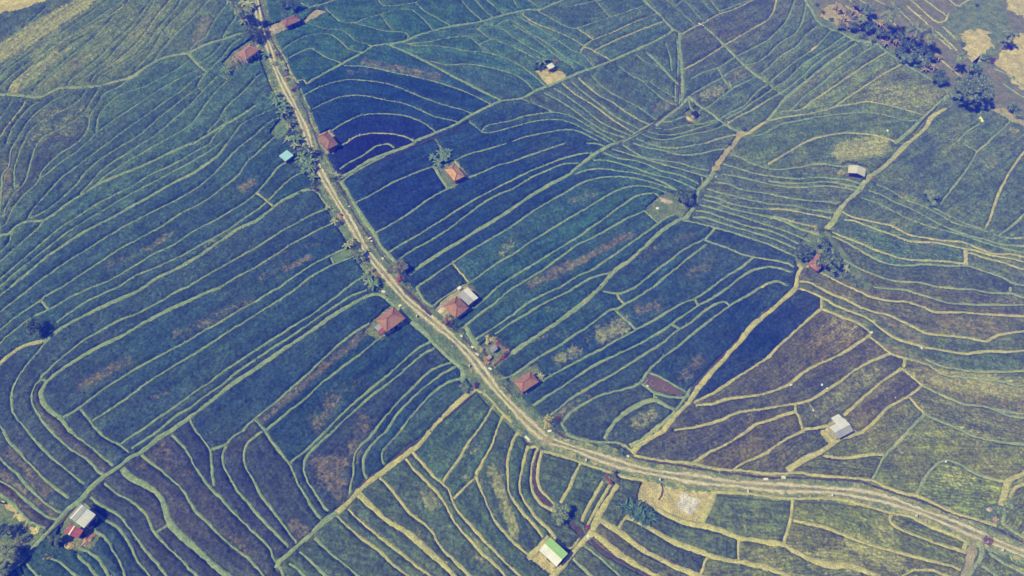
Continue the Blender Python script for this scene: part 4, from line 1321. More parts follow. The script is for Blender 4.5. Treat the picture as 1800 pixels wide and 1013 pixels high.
gable_house("metal_barn", "barn with one bright green and one grey white roof slope",
          [(947.5,967.4),(977.7,995.8),(999,973.6),(968,945.2)], 2.6, (S_WHITE, S_GREEN), W_PALE, .28, along=1, cat="barn")
gable_house("metal_barn", "large grey and white barn with a pale strip, beside the red roofed one",
          [(120.4,909.3),(141.6,885.6),(168.3,905.2),(147.6,928.4)], 2.9, (S_WHITE, S_GREY), W_PALE, .30, along=1, strip=(1, .26, .16, S_STRIP), cat="barn")
gable_house("metal_barn", "small red sheet barn with a white strip, below the large grey one",
          [(113.4,935.5),(123.5,920.4),(146,934),(135.5,948.4)], 2.3, (S_RED, S_RED), W_BRICK, .28, along=1, strip=(1, .72, .30, S_STRIP), cat="barn")
eg, L, W, h, z1 = gable_house("metal_barn", "white sheet roofed barn with an extended porch in the yellowed fields",
          [(1473.1,772.2),(1499.8,757.7),(1484.8,736.5),(1459,750.8)], 2.6, (S_GREY, S_WHITE), W_PALE, .30, along=1, cat="barn")
mb = MB(); slab(mb, [(-.2, W/2 - .1, h - .02), (L/2 - .1, W/2 - .1, h - .02), (L/2 - .1, W/2 + 1.5, h - .3), (-.2, W/2 + 1.5, h - .3)], .07)
mb.build("porch_roof", S_WHITE, eg)
for xx in (-.1, L/2 - .25):
    p = MB(); p.bar((xx, W/2 + 1.35, 0), (xx, W/2 + 1.35, h - .36), .12); p.build("post", WOOD, eg)
gable_house("open_hut", "open fronted hut with a pale grey gabled roof beside the straight right hand path",
          [(1490,305),(1492,290),(1521.6,297.3),(1520.7,310)], 2.2, (S_PALE, S_PALE), WOOD, .28, open_front=True, along=1, cat="hut")
shed_roof("small_shed", "tiny white roofed shed beside the bananas on a dry grass clearing",
          [(960,116),(969.5,111.5),(976.2,116),(965.7,121.6)], 1.9, S_WHITE)
# lean-tos and annexes stay parts of their house
def lean_to(house, corners, h, m, name="lean_to"):
    x, y, a, L, W = frame_of(corners, h); inv = Matrix.Rotation(-house.rotation_euler.z, 4, 'Z') @ Matrix.Translation(-Vector(house.location))
    mb = MB(); c = Vector((x, y, 0)); q = []
    for sx, sy in ((-1,-1),(1,-1),(1,1),(-1,1)):
        p = Vector((sx*L/2*math.cos(a) - sy*W/2*math.sin(a) + x, sx*L/2*math.sin(a) + sy*W/2*math.cos(a) + y, h)); q.append(tuple(inv @ p))
    slab(mb, q, .07)
    for p in q: mb.bar((p[0]*.97, p[1]*.97, 0), (p[0]*.97, p[1]*.97, h - .06), .1)
    return mb.build(name, m, house)
lean_to(e8, [(658.5,575),(667,568.5),(671.5,576),(663.5,582.5)], 1.9, S_GREY)
lean_to(e8, [(664.5,583),(674,574.5),(680,579.5),(670,588)], 2.0, S_RED)
for (x_, y_, c_) in ():
    pass
# ruined porch frame of the far house
inv = Matrix.Rotation(-e.rotation_euler.z, 4, 'Z') @ Matrix.Translation(-Vector(e.location))
pf = MB()
for a_, b_ in (((408,101),(421,92)), ((411,104),(425,95)), ((408,101),(416,111)), ((414,97),(425,107)), ((418,93),(430,104)), ((406,108),(420,101))):
    A_, B_ = inv @ Vector(P(*a_, 2.0)), inv @ Vector(P(*b_, 2.0)); pf.bar(A_, B_, .18)
    for q in (A_, B_): pf.bar((q.x, q.y, 0), (q.x, q.y, 2.0), .14)
pf.build("porch_frame", T_RIDGE_L, e)

# ================================================================ heaps, slabs, posts, sacks
def lump_mesh(name, m, rx, ry, rz, k=14, rough=.18, cone=1.0):
    mb = MB(); rows = 5
    for i in range(rows):
        t = i / (rows - 1); r = (1 - t ** 1.6) ** .55 if cone == 1.0 else (1 - t) ** .8
        for j in range(k):
            a = 2 * math.pi * j / k; q = 1 + random.uniform(-rough, rough)
            mb.v.append((rx * r * q * math.cos(a), ry * r * q * math.sin(a), rz * t * (1 + random.uniform(-rough, rough) * .5)))
    for i in range(rows - 1):
        for j in range(k): mb.f.append((i*k+j, i*k+(j+1)%k, (i+1)*k+(j+1)%k, (i+1)*k+j))
    return mb.mesh(name, m)
def heap(name, label, cat, px, py, rx, ry, rz, m, rot=0, cone=1.0, rough=.2, z=0.0, group=None):
    x, y, _ = P(px, py, z)
    o = link(bpy.data.objects.new(name, lump_mesh(name, m, rx, ry, rz, rough=rough, cone=cone)))
    o.location = (x, y, z + .01); o.rotation_euler = (0, 0, R(rot)); return tag(o, label, cat, group)
heap("haystack", "cone shaped tan haystack standing at the left edge of the road", "haystack", 598.5, 381, .75, .75, 1.5, HAY_OR, cone=2)
heap("haystack", "round straw heap on a bank end in the lower left corner", "haystack", 81, 984, .75, .65, .6, HAY_OR)
heap("haystack", "golden straw heap in front of the small red barn", "haystack", 122, 960, 1.0, .85, .7, HAY)
heap("woodpile", "long reddish brown woodpile right of the small red barn", "woodpile", 154.5, 950, 1.5, .75, .8, FIREWOOD, 55, rough=.3)
heap("haystack", "small orange straw heap beside the dark tree at the far left", "haystack", 101, 574, .7, .5, .5, HAY_OR)
heap("haystack", "flat tan straw stack lying across a bank in the upper right fields", "haystack", 1431, 86, 2.0, .5, .45, HAY, 40)
heap("haystack", "yellow straw spilled along the left side of the small thatched shrine", "haystack", 1212, 210.5, 1.3, .55, .45, HAY, -50)
heap("tarp_heap", "faded orange plastic heap beside the lemon yellow tent", "heap", 1736.7, 209.5, .6, .45, .5, PINK)
heap("rubble_heap", "pale rubble heap filling the yard of the dark brown roofed house", "rubble", 482, 52, 1.7, 1.0, .4, STONE, 20, rough=.35)
heap("rubble_heap", "brick red rubble at the roadside clearing in the far lower right", "rubble", 1751, 912, .8, .45, .35, FIREWOOD, 10, rough=.35)
heap("rubble_heap", "small grey pile of stones at the back of the lower right clearing", "rubble", 1739, 896, .55, .45, .35, STONE, 0, rough=.35)
heap("rubble_heap", "brownish stone pile on the grassy corner above the road near the junction", "rubble", 1094, 786, .7, .4, .35, STONE, 30, rough=.35)
heap("rubble_heap", "tan rubble and straw spread over the grass clearing beside the round dark tree", "rubble", 1170, 354, 1.7, .8, .25, STONE, -30, rough=.35)
heap("rubble_heap", "pale rubble pile on the path above the two dark trees", "rubble", 1441, 402, 1.1, .6, .35, STONE, 0, rough=.35)
heap("rubble_heap", "pale building waste beside the front of the red tiled house at the bend", "rubble", 776, 546, 1.1, .6, .35, CONCRETE, 40, rough=.3)

slab_k = [0]
def plank(name, label, cat, px, py, l, w, rot, m=CONCRETE, z=.30, t=.10):
    x, y, _ = P(px, py, z); mb = MB(); mb.box(0, 0, 0, l, w, t)
    bm = bmesh.new(); me_ = mb.mesh(name, m); bm.from_mesh(me_)
    bmesh.ops.bevel(bm, geom=bm.edges[:], offset=.02, segments=1, affect='EDGES'); bm.to_mesh(me_); bm.free()
    o = link(bpy.data.objects.new(name, me_)); slab_k[0] += 1
    o.location = (x, y, z + t / 2 + .003 * (slab_k[0] % 5)); o.rotation_euler = (0, 0, R(rot)); return tag(o, label, cat)
plank("footbridge", "white slab bridging the ditch where the brown channel meets the lower paths", "footbridge", 1032.5, 944.5, 1.3, .6, 55, WHITE)
plank("footbridge", "thin white plank across the ditch on the uppermost diagonal path", "footbridge", 1231.5, 43, 2.2, .3, -38, WHITE)
plank("footbridge", "pale plank lying at the lower end of the bright dirt path", "footbridge", 1261, 310, 1.6, .28, 32, WHITE)
plank("culvert_slab", "left one of two white slabs over the roadside ditch on the lower right", "slab", 1346, 842.5, .9, .45, 0, WHITE)
plank("culvert_slab", "white slab over the roadside ditch below the white barn's path", "slab", 1377, 839.5, .8, .7, 0)
plank("culvert_slab", "white slab at the lower corner of the hedged shrine garden", "slab", 861.5, 648.5, .8, .45, -40, WHITE)
plank("culvert_slab", "pinkish slab halfway along the left hedge of the shrine garden", "slab", 838.7, 623, .9, .4, -40)
plank("culvert_slab", "pale slab over the ditch at the upper corner of the shrine garden", "slab", 830.5, 610.5, .7, .4, -40, WHITE)
plank("culvert_slab", "pale slab over the ditch at the start of a bank above the shrine garden", "slab", 811, 591, .6, .4, -40)
plank("culvert_slab", "short white slab across the dark ditch right of the mid road", "slab", 650, 419, .8, .35, 35, WHITE)
plank("culvert_slab", "tiny pale slab across the ditch right of the road at the first bank", "slab", 614, 363, .5, .3, 30, WHITE)
plank("culvert_slab", "white slab over the ditch under the yellow leaved bush near the junction", "slab", 966, 758, .8, .5, 10, WHITE)
plank("culvert_slab", "pale stepping slab at the ditch below the stone pile above the road", "slab", 1103, 802, .7, .45, -20)
plank("gate_slab", "pale concrete step at the gate of the large red tiled house", "slab", 703, 538, .8, .6, 45)
plank("culvert_slab", "long white slab left of the junction on the lower verge", "slab", 927, 771, 1.3, .5, -48, WHITE)
plank("white_board", "white board lying at the left road edge under the yellow bush", "board", 674, 513, .9, .5, -20, WHITE)
plank("water_tank", "small white box beside the upper corner of the grey sheet shed", "box", 808, 509, .9, .75, 40, WHITE, .02, .7)

def marker(px, py, label):
    x, y, _ = P(px, py, .15); e = empty("marker_post", (x, y, .15), 0, label, "marker post", "black and white marker posts along the road")
    a = MB(); a.box(-.12, 0, .3, .26, .34, .6); a.build("white_face", WHITE, e)
    b = MB(); b.box(.14, 0, .28, .26, .33, .56); b.build("dark_face", BLACK, e)
marker(1031, 810, "black and white marker post nearest the road junction")
marker(1160.5, 844.5, "marker post beside the crack in the dry grass")
marker(1315, 864.5, "marker post right of the dry grass patch with the ash")
marker(1463, 872, "marker post on the lower verge, above the ripening yellow plot")
marker(1610.5, 908, "marker post on the verge above the narrow rice plot")
marker(1762, 968, "marker post nearest the lower right end of the road")
marker(733.5, 557.5, "marker post on the verge by the large red tiled house")
marker(826, 645, "marker post on the verge across the road from the shrine garden")
def sack(px, py, label, r=.32, z=.5, m=SACK):
    r *= .72
    heap("sack", label, "sack", px, py, r * 1.25, r, r * .9, m, random.uniform(0, 90), z=z, group="white sacks lying in the fields")
sack(1390.5, 677.5, "white sack on the bank under the brown plot's lower edge", .42, .25)
sack(1445, 676.5, "white sack alone in the middle of the brown rice strip")
sack(1454, 683, "white sack beside the bank just below another sack", .34, .25)
sack(1573.5, 698.5, "white sack in the dark young rice with planted rows", .3)
sack(1532, 584.5, "white sack at the corner where dry banks meet", .36, .25)
sack(1619, 612.5, "bluish white sack at the edge of the dry brown strip", .42, .25)
sack(1560, 230, "pale sack in the rice above the yellow patch, upper right", .42)
sack(1156, 366.5, "white sack on the grass clearing near the round dark tree", .45, .08)
sack(1429.5, 722, "white sack beside a short stick in the yellowish plot", .3)
sack(1662, 811, "white sack at the top corner of the yellow centred plot", .36, .25)
sack(653.7, 424, "white sack in the ditch right of the mid road", .32, .27)
sack(673, 454.5, "white sack in the ditch above the round olive tree", .36, .27)
sack(1138, 679, "white float at the left end of the brown pond", .36, .215)

def tent(px, py):
    x, y, _ = P(px, py); e = empty("field_tent", (x, y, .5), R(-60), "lemon yellow pointed tent sheet standing in the upper right rice", "tent")
    mb = MB(); apex0, apex1 = (-.6, 0, 1.0), (.7, 0, .4)
    for s_ in (-1, 1): slab(mb, [(-.8, s_*.42, 0), (.85, s_*.22, 0), apex1, apex0][::s_], .04)
    mb.build("sheet", LEMON, e)
    p = MB(); p.bar((-.6, 0, -.5), (-.6, 0, 1.05), .06); p.build("pole", WOOD, e)
tent(1722.5, 214)
def shrine(name, px, py, s, label, roof_m):
    x, y, _ = P(px, py); e = empty(name, (x, y, .06), R(40), label, "shrine")
    b = MB(); b.box(0, 0, .3*s, 1.0*s, .8*s, .6*s); b.build("base", STONE, e)
    w = MB(); w.box(0, 0, .95*s, .7*s, .55*s, .7*s); w.build("cell", W_BRICK, e)
    r = MB()
    for t in (-1, 1): slab(r, [(-.75*s, t*.62*s, 1.2*s), (.75*s, t*.62*s, 1.2*s), (.75*s, 0, 1.65*s), (-.75*s, 0, 1.65*s)][::-t], .07)
    r.build("roof", roof_m, e)
shrine("small_shrine", 868, 618, .95, "pale grey roofed little shrine on the hedged lawn", S_GREY)
shrine("small_shrine", 859.5, 632, .7, "smaller pinkish roofed shrine at the lawn's lower corner", T_RIDGE_L)
shrine("thatched_shrine", 1219.5, 206.5, 1.1, "dark thatched shrine with straw around it where many banks meet", DARK)

# pond weed rings and sticks
for px, py, lb in ((1147, 674, "left floating weed ring on the brown pond"), (1170, 682, "right floating weed ring on the brown pond")):
    x, y, _ = P(px, py, .22); pts = [(x + .55*math.cos(a), y + .55*math.sin(a)*1.2, .24) for a in np.linspace(1.2, 5.9, 12)]
    mb = MB(); mb.tube(pts, [.10] * 12, 5); tag(mb.build("weed_ring", mat("pond weed", (.20, .19, .09), (.13, .13, .06), 3)), lb, "weed ring")
def stick(a, b, label, z=.35, w=.08, m=CONCRETE):
    mb = MB(); mb.bar(P(*a, z), P(*b, z + .15), w); tag(mb.build("pole", m), label, "pole")
stick((1132,676), (1139,667), "thin pale pole across the left end of the pond", .24, .06)
stick((1421,708), (1430,720), "bent pale stick lying in the yellowish plot", .75, .07)
stick((438,40), (448,42), "fallen pale trunk beside the far palms", .3, .14)
stick((508,243), (497,252), "pale curved pole left of the road near the blue shed", .8, .08)

# ================================================================ vegetation
def leaf_material(name, c1, c2, c3=None, sc=1.2):
    s = N(name, .7, .25)
    c = s.mix(s.ramp(s.noise(sc, 3), .35, .65), c1, c2)
    if c3: c = s.mix(s.ramp(s.noise(sc * 1.9, 3), .55, .68), c, c3)
    c = s.scale(c, s.ramp(s.noise(5, 2), .3, .7, .5, 1.5))  # light and dark mottling in the colour imitates lit and shaded leaves
    return s.done(c)
LEAF = dict(
    dark=leaf_material("dark leaves", (.035, .06, .028), (.13, .18, .08), (.26, .32, .16)),
    mid=leaf_material("green leaves", (.05, .085, .035), (.21, .28, .12), (.36, .43, .20)),
    light=leaf_material("light green leaves", (.13, .19, .07), (.26, .32, .12), (.38, .42, .18)),
    olive=leaf_material("olive leaves", (.15, .16, .06), (.24, .23, .09), (.34, .27, .13)),
    yellow=leaf_material("yellow leaves", (.40, .38, .10), (.58, .52, .15), (.28, .28, .08)),
    orange=leaf_material("orange leaves", (.45, .26, .08), (.50, .38, .14), (.16, .12, .06)),
    red=leaf_material("red leaves", (.30, .05, .075), (.42, .10, .13), (.16, .05, .06)),
    purple=leaf_material("purple leaves", (.10, .04, .055), (.17, .07, .08), (.06, .05, .03)),
    brown=leaf_material("dry brown leaves", (.24, .17, .10), (.36, .27, .14), (.14, .10, .07)),
    banana=leaf_material("banana leaves", (.09, .16, .06), (.15, .23, .09), (.22, .26, .11)),
    bananay=leaf_material("yellowed banana leaves", (.27, .28, .11), (.16, .21, .08), (.44, .39, .18)),
    blue=leaf_material("blue green blades", (.04, .10, .05), (.09, .16, .085), (.20, .27, .14)),
    palm=leaf_material("palm fronds", (.07, .10, .04), (.20, .23, .09), (.34, .33, .15)),
    palmd=leaf_material("dark palm fronds", (.035, .06, .03), (.08, .11, .05), (.14, .16, .075)),
)
BARK = mat("bark", (.19, .15, .11), (.11, .085, .065), 3)
BARK_L = mat("pale palm bark", (.36, .31, .23), (.25, .21, .16), 3)
def crown_mesh(m, rx, ry, rz, n, leaf=.34, lobes=7, seed=0, hollow=.35):
    rs = np.random.default_rng(seed)
    # lobed shape: leaf clumps gathered round several lobe centres
    lc = []
    for i in range(lobes):
        a = 2.4 * i + rs.uniform(-.3, .3); r = .82 * math.sqrt((i + .5) / lobes) + rs.uniform(-.08, .08); z = (1 - r * r) * .55 + rs.uniform(-.35, .25)
        lc.append((r * math.cos(a), r * math.sin(a), z, rs.uniform(.75, 1.2) * (.95 if lobes < 20 else .66) / math.sqrt(lobes)))
    V, Fc = [], []
    for i in range(n):
        cx, cy, cz, cr = lc[rs.integers(len(lc))]
        d = rs.normal(size=3); d /= np.linalg.norm(d)
        if d[2] < -.35: d[2] *= -1
        q = cr * (hollow + (1 - hollow) * rs.random() ** .4)
        p = np.array(((cx + d[0] * q) * rx, (cy + d[1] * q) * ry, (cz + d[2] * q) * rz))
        for _ in range(2):
            nrm = d * .95 + rs.normal(size=3) * .45 + np.array((0, 0, .25)); nrm /= np.linalg.norm(nrm)
            u = np.cross(nrm, rs.normal(size=3)); u /= np.linalg.norm(u); v = np.cross(nrm, u)
            L = leaf * rs.uniform(.6, 1.35); w_ = L * rs.uniform(.4, .6); c = p + rs.normal(size=3) * leaf * .45
            b = len(V)
            V += [c - u * L * .5, c + v * w_ * .5 - u * .06 * L, c + u * L * .55 - nrm * .12 * L, c - v * w_ * .5 - u * .06 * L]
            Fc.append((b, b + 1, b + 2, b + 3))
    return np_mesh("crown", np.array(V), np.array(Fc), m)
TREES = "trees and shrubs among the fields"
def tree(px, py, h, r, kind, label, rz=None, n=None, leaf=.34, lobes=7, name="tree", cat="tree", ry=None, parts=None):
    x, y, _ = P(px, py, h); rz = rz or r * .6; seed = int(px * 7 + py)
    n = n or int(340 * max(r, .8) ** 1.75)
    e = empty(name, (x, y, 0), random.uniform(0, 6), label, cat)
    t = MB(); top = Vector((0, 0, h))
    t.tube([(0, 0, 0), (.08, .03, h * .4), (0, .05, h * .95)], [.07 * r + .05, .05 * r + .04, .03], 7)
    for i in range(5):
        a = 6.283 * i / 5 + random.random(); t.tube([(.05, .03, h * (.35 + .08 * i)), (r*.35*math.cos(a), r*.35*math.sin(a), h * .8), (r*.65*math.cos(a), r*.65*math.sin(a), h)], [.03*r+.02, .02*r+.02, .012], 5)
    t.build("trunk", BARK, e)
    link(bpy.data.objects.new("crown", crown_mesh(LEAF[kind], r, ry or r, rz, n, leaf, lobes, seed)), e).location = (0, 0, h)
    return e
def bush(px, py, r, kind, label, h=None, name="bush", cat="bush", ry=None, rot=None, n=None, leaf=.28):
    h = h or r * .55; x, y, _ = P(px, py, h)
    o = link(bpy.data.objects.new(name, crown_mesh(LEAF[kind], r, ry or r, h, n or int(150 * max(r, .7) ** 1.6), leaf, 5, int(px * 5 + py))))
    o.location = (x, y, h * .8 + .05); o.rotation_euler = (0, 0, rot if rot is not None else random.uniform(0, 6)); return tag(o, label, cat)
# banana plants: three grown forms, copied
def banana_form(m, seed, nl=9, L=1.7, w=.48, stem=1.3, up=.9):
    rs = random.Random(seed); st = MB()
    st.tube([(0, 0, 0), (.03, .02, stem * .6), (0, 0, stem)], [.14, .11, .07], 7); sm = st.mesh("stem", M_STEM)
    mb = MB()
    for i in range(nl):
        a = 2.4 * i + rs.uniform(-.4, .4); l = L * rs.uniform(.75, 1.15); el = rs.uniform(.25, up); segs = 6
        p = Vector((0, 0, stem - .1)); d = Vector((math.cos(a) * math.cos(el), math.sin(a) * math.cos(el), math.sin(el)))
        side = Vector((-math.sin(a), math.cos(a), 0)); prev = None
        for k in range(segs + 1):
            t = k / segs; ww = w * (math.sin(math.pi * min(1, .12 + .86 * t)) ** .6) * .5 if 0 < k < segs else .03
            droop = Vector((0, 0, .07 if k % 2 else 0))
            tri = (p + side * ww - Vector((0, 0, ww * .35)), p + Vector((0, 0, .02)), p - side * ww - Vector((0, 0, ww * .35)))
            if prev: mb.quad(prev[0], prev[1], tri[1], tri[0]); mb.quad(prev[1], prev[2], tri[2], tri[1])
            prev = tri; p = p + d * (l / segs); d = (d + Vector((0, 0, -.26))).normalized()
    return sm, mb.mesh("leaves", m)
M_STEM = mat("banana stem", (.20, .20, .09), (.13, .13, .07), 3)
BAN = {k: [banana_form(LEAF[m], s_, *a) for s_ in (1, 2, 3)] for k, m, a in
       (("green", "banana", (9, 1.7, .48, 1.3)), ("yellow", "bananay", (8, 1.5, .5, 1.1)), ("blade", "blue", (16, 1.7, .24, .9, 1.2)), ("dark", "dark", (9, 1.6, .42, 1.2)), ("brown", "brown", (8, 1.5, .4, 1.4)))}
ban_i = [0]
def banana(px, py, kind, s_, label, name="banana_plant", group=None):
    x, y, _ = P(px, py, 1.2 * s_); sm, lm = BAN[kind][ban_i[0] % 3]; ban_i[0] += 1
    e = empty(name, (x, y, 0), random.uniform(0, 6), label, "banana plant" if name == "banana_plant" else "plant", group); e.scale = (s_,) * 3
    link(bpy.data.objects.new("stem", sm), e); link(bpy.data.objects.new("leaves", lm), e)
# palms
def palm(bx, by, h, label, kind="palm", fl=2.6, nf=15, lean=(0, 0), name="coconut_palm"):
    x, y, _ = P(bx, by); e = empty(name, (x, y, 0), 0, label, "palm tree")
    t = MB(); top = Vector((lean[0], lean[1], h))
    t.tube([(0, 0, 0), (lean[0]*.25, lean[1]*.25, h*.4), (lean[0]*.65, lean[1]*.65, h*.75), top], [.20, .15, .13, .11], 7); t.build("trunk", BARK_L, e)
    mb = MB(); rs = random.Random(int(bx + by))
    for i in range(nf):
        a = 2.4 * i + rs.uniform(-.3, .3); el = rs.uniform(-.25, .95); l = fl * rs.uniform(.8, 1.1); n_ = 12
        p = Vector(top); d = Vector((math.cos(a)*math.cos(el), math.sin(a)*math.cos(el), math.sin(el))); side = Vector((-math.sin(a), math.cos(a), 0))
        for k in range(n_):
            q = p + d * (l / n_)
            mb.quad(p + side*.035, p - side*.035, q - side*.025, q + side*.025)
            ll = .72 * fl / 2.6 * math.sin(math.pi * (.15 + .8 * k / n_))
            for s_ in (-1, 1):
                tip = p + side * s_ * ll * .8 + d * ll * .5 - Vector((0, 0, ll * .35)); wv = d * .14
                mb.quad(p - wv, p + wv, tip + wv * .3, tip - wv * .3)
            p = q; d = (d + Vector((0, 0, -.125))).normalized()
    mb.build("fronds", LEAF[kind], e); return e

tree(1712, 160, 5.6, 6.6, "mid", "huge spreading dark green tree beside the right hand path's top", 3.0, 6200, .40, 46, ry=5.4)
tree(1458, 458, 3.6, 3.3, "mid", "big round green tree right of the half hidden red hut", 2.2, 2300, .34, 30)
tree(1447, 426, 2.6, 1.8, "mid", "small dark tree just above the big round one by the red hut", 1.4, 520, .38)
tree(1413, 443, 2.8, 2.4, "dark", "dark tree left of the half hidden red hut", 1.7, 1300, .34, 20)
banana(1487, 471, "yellow", 1.0, "pale yellowish banana plant right of the big round tree")
for i, (a_, b_, r_, lb) in enumerate(((1495,488,1.1,"blue green bush between the pale banana and the straw path, upper one"),(1508,497,1.2,"blue green bush nearest the straw coloured clearing below the trees"),(1482,486,.9,"low blue green bush directly in the shade of the big round tree"),(1519,491,.8,"small bush at the right end of the row below the pale banana"))):
    bush(a_, b_, r_, "mid", lb)
tree(1203, 347, 2.4, 2.25, "dark", "round dark tree at the corner of the straw strewn clearing", 1.9, 1000, .40, 8)
for a_, b_, lb in ((762,277,"leftmost banana of the clump by the orange hut"),(775,268,"banana at the top of the clump by the orange hut"),(789,266,"banana at the upper right of the clump by the orange hut"),(780,280,"banana in the middle of the clump by the orange hut"),(770,286,"lowest banana of the clump by the orange hut"),(785,275,"banana nearest the roof of the orange hut")):
    banana(a_, b_, "green", .95, lb, group="bananas by the orange hut")
tree(985, 903, 2.2, 1.9, "light", "light green tree growing over the brown channel near the footbridge", 1.9, 900, .36, 7)
for i, (a_, b_) in enumerate(((1098,892),(1106,888),(1112,897),(1119,893),(1127,899),(1123,907),(1136,903),(1143,910),(1133,913))):
    banana(a_, b_, "blade", 1.15, ("westernmost","second","third","fourth","fifth","sixth","seventh","easternmost","lowest")[i] + " blue green bladed plant of the thick clump by the dry grass patch", "blade_plant", "blue green plants by the dry grass patch")
tree(60, 577, 2.6, 2.2, "dark", "dark tree with pale leaf tips on a bank at the far left", 1.6, 520, .40, 7, ry=1.6)
tree(1637, 347, 1.8, 2.1, "light", "light green tree at a plot corner in the right hand fields", 1.5, 800, .36, 7)
bush(1605, 344, 1.15, "light", "rounded yellow green bush left of the light green tree", ry=.8, rot=0)
bush(1586, 341, .8, "brown", "low brown dry shrub left of the rounded bush in the right hand fields", ry=.45, rot=-.4)
ft = tree(1076, 840, 1.3, 1.15, "olive", "flowering shrub with crimson heads at the lower edge of the road", 1.0, 320, .28, 6, "flowering_shrub", "shrub")
for dx, dy, dz in ((-1.0, .5, 1.6), (-1.15, -.3, 1.4), (-.6, -.7, 1.5), (-.3, -.9, 1.2)):
    f_ = link(bpy.data.objects.new("flower_head", crown_mesh(LEAF["red"], .28, .28, .22, 26, .2, 4, int(dx * 100 + 300))), ft)
    q = Matrix.Rotation(-ft.rotation_euler.z, 3, 'Z') @ Vector((dx, dy, dz)); f_.location = q
bush(1032, 928, .38, "red", "small crimson bush at the top of the footbridge path", h=.4)
# lower left corner
palm(30, 985, 3.4, "green palm with wide fronds in the lower left corner", "palm", 2.2, 16, name="palm")
palm(14, 1011, 3.2, "palm at the very bottom of the lower left corner", "palm", 2.2, 15, name="palm")
palm(106, 955, 2.4, "short dark palm beside the golden straw heap", "palmd", 1.6, 13, name="palm")
tree(3, 935, 2.4, 1.6, "dark", "dark tree at the left frame edge above the corner palms", 1.4, 420)
tree(14, 977, 1.6, 1.9, "dark", "dense dark tree under the corner palms", 1.3, 700)
bush(35, 953, .9, "olive", "pale olive bush above the corner palms"); bush(48, 946, .8, "dark", "dark bush standing in for shade right of the pale olive one in the corner")  # the dark bush stands in for a patch of shade
bush(45, 972, 1.1, "dark", "dark low bush between corner palm and lower left path"); bush(84, 973, .7, "light", "light green bush behind the round straw heap", ry=.5)
bush(96, 976, .8, "dark", "dark bush right of the round straw heap"); bush(76, 972, .45, "dark", "tiny dark bush left of the round straw heap")
# far end of the road
palm(441, 53, 6.6, "tall yellowish palm beside the far road, rightmost of three", "palm", 2.4, 14, (-.3, .4))
palm(433, 48, 6.0, "tall palm left of the far road, middle of three", "palm", 2.2, 14, (-.6, .3))
palm(428, 42, 5.4, "tall palm left of the far road, leftmost of three", "palm", 2.1, 13, (-1.2, 1.0))
banana(437, 6, "yellow", 1.7, "large yellow leaved banana at the very top left of the road"); banana(428, 4, "yellow", 1.4, "yellow banana at the top frame edge left of the road")
banana(430, 35, "yellow", 1.3, "yellowish banana below the tall far palms")
tree(444, 60, 2.6, 2.7, "dark", "very dark tree just above the red tiled house of the far road", 1.8, 900, .40, 8)
tree(514, 10, 2.6, 1.9, "dark", "very dark tree behind the dark brown roofed house", 1.6, 620); tree(498, 8, 2.0, 1.2, "dark", "small dark tree left of the one behind the dark brown roofed house", 1.0, 260)
bush(498, 26, .8, "olive", "pale bush at the upper wall of the dark brown roofed house"); bush(456, 94, 1.15, "mid", "green bush at the right corner of the far red tiled house")
bush(474, 41, .9, "dark", "dark bush between the road and the rubble yard"); bush(459, 55, .8, "purple", "purplish bush at the road side by the rubble yard")
bush(470, 57, .8, "purple", "purple leaved bush at the left end of the rubble heap")
banana(397, 123, "green", 1.2, "banana plant below the ruined porch of the far red house"); bush(404, 127, .9, "dark", "dark bush beside the banana below the ruined porch"); bush(408, 118, .7, "olive", "pale bush under the ruined porch")
bush(155, 145, .55, "purple", "tiny dark shrub with red leaves on the upper left path"); bush(153, 148, .4, "dark", "tiny dark shrub on the path edge, upper left")
# left road side, going down
for a_, b_, k_, s_, lb in ((483,168,"green",1.1,"green banana left of the road, uppermost of those at the first bend"),(505,196,"dark",1.1,"dark banana at the road edge beside the first bend bananas"),(512,214,"dark",1.1,"dark banana between the road and the yellow one on the lawn"),(521,243,"green",1.2,"green banana at the road edge above the pale blue shed"),(519,254,"yellow",1.0,"pale banana at the road edge just above the pale blue shed"),(536,263,"dark",1.2,"dark banana leaning over the left track by the blue shed"),(545,281,"green",1.1,"green banana right beside the left track below the shed"),(550,294,"dark",1.0,"dark banana beside the left track at the thicket's lower end"),(537,299,"green",1.0,"green banana at the field side of the thicket's lower end"),(551,311,"green",.9,"green banana above the shrubs of the bank junction"),(639,442,"yellow",.9,"yellow banana at the road edge between the lawn and the yellow bush"),(645,486,"green",1.0,"green banana at the field side of the yellow bush"),(657,499,"green",1.1,"green banana among the shrubs below the yellow bush"),(468,96,"green",1.0,"green banana left of the far road below the red tiled house")):
    banana(a_, b_, k_, s_, lb, group="roadside bananas")
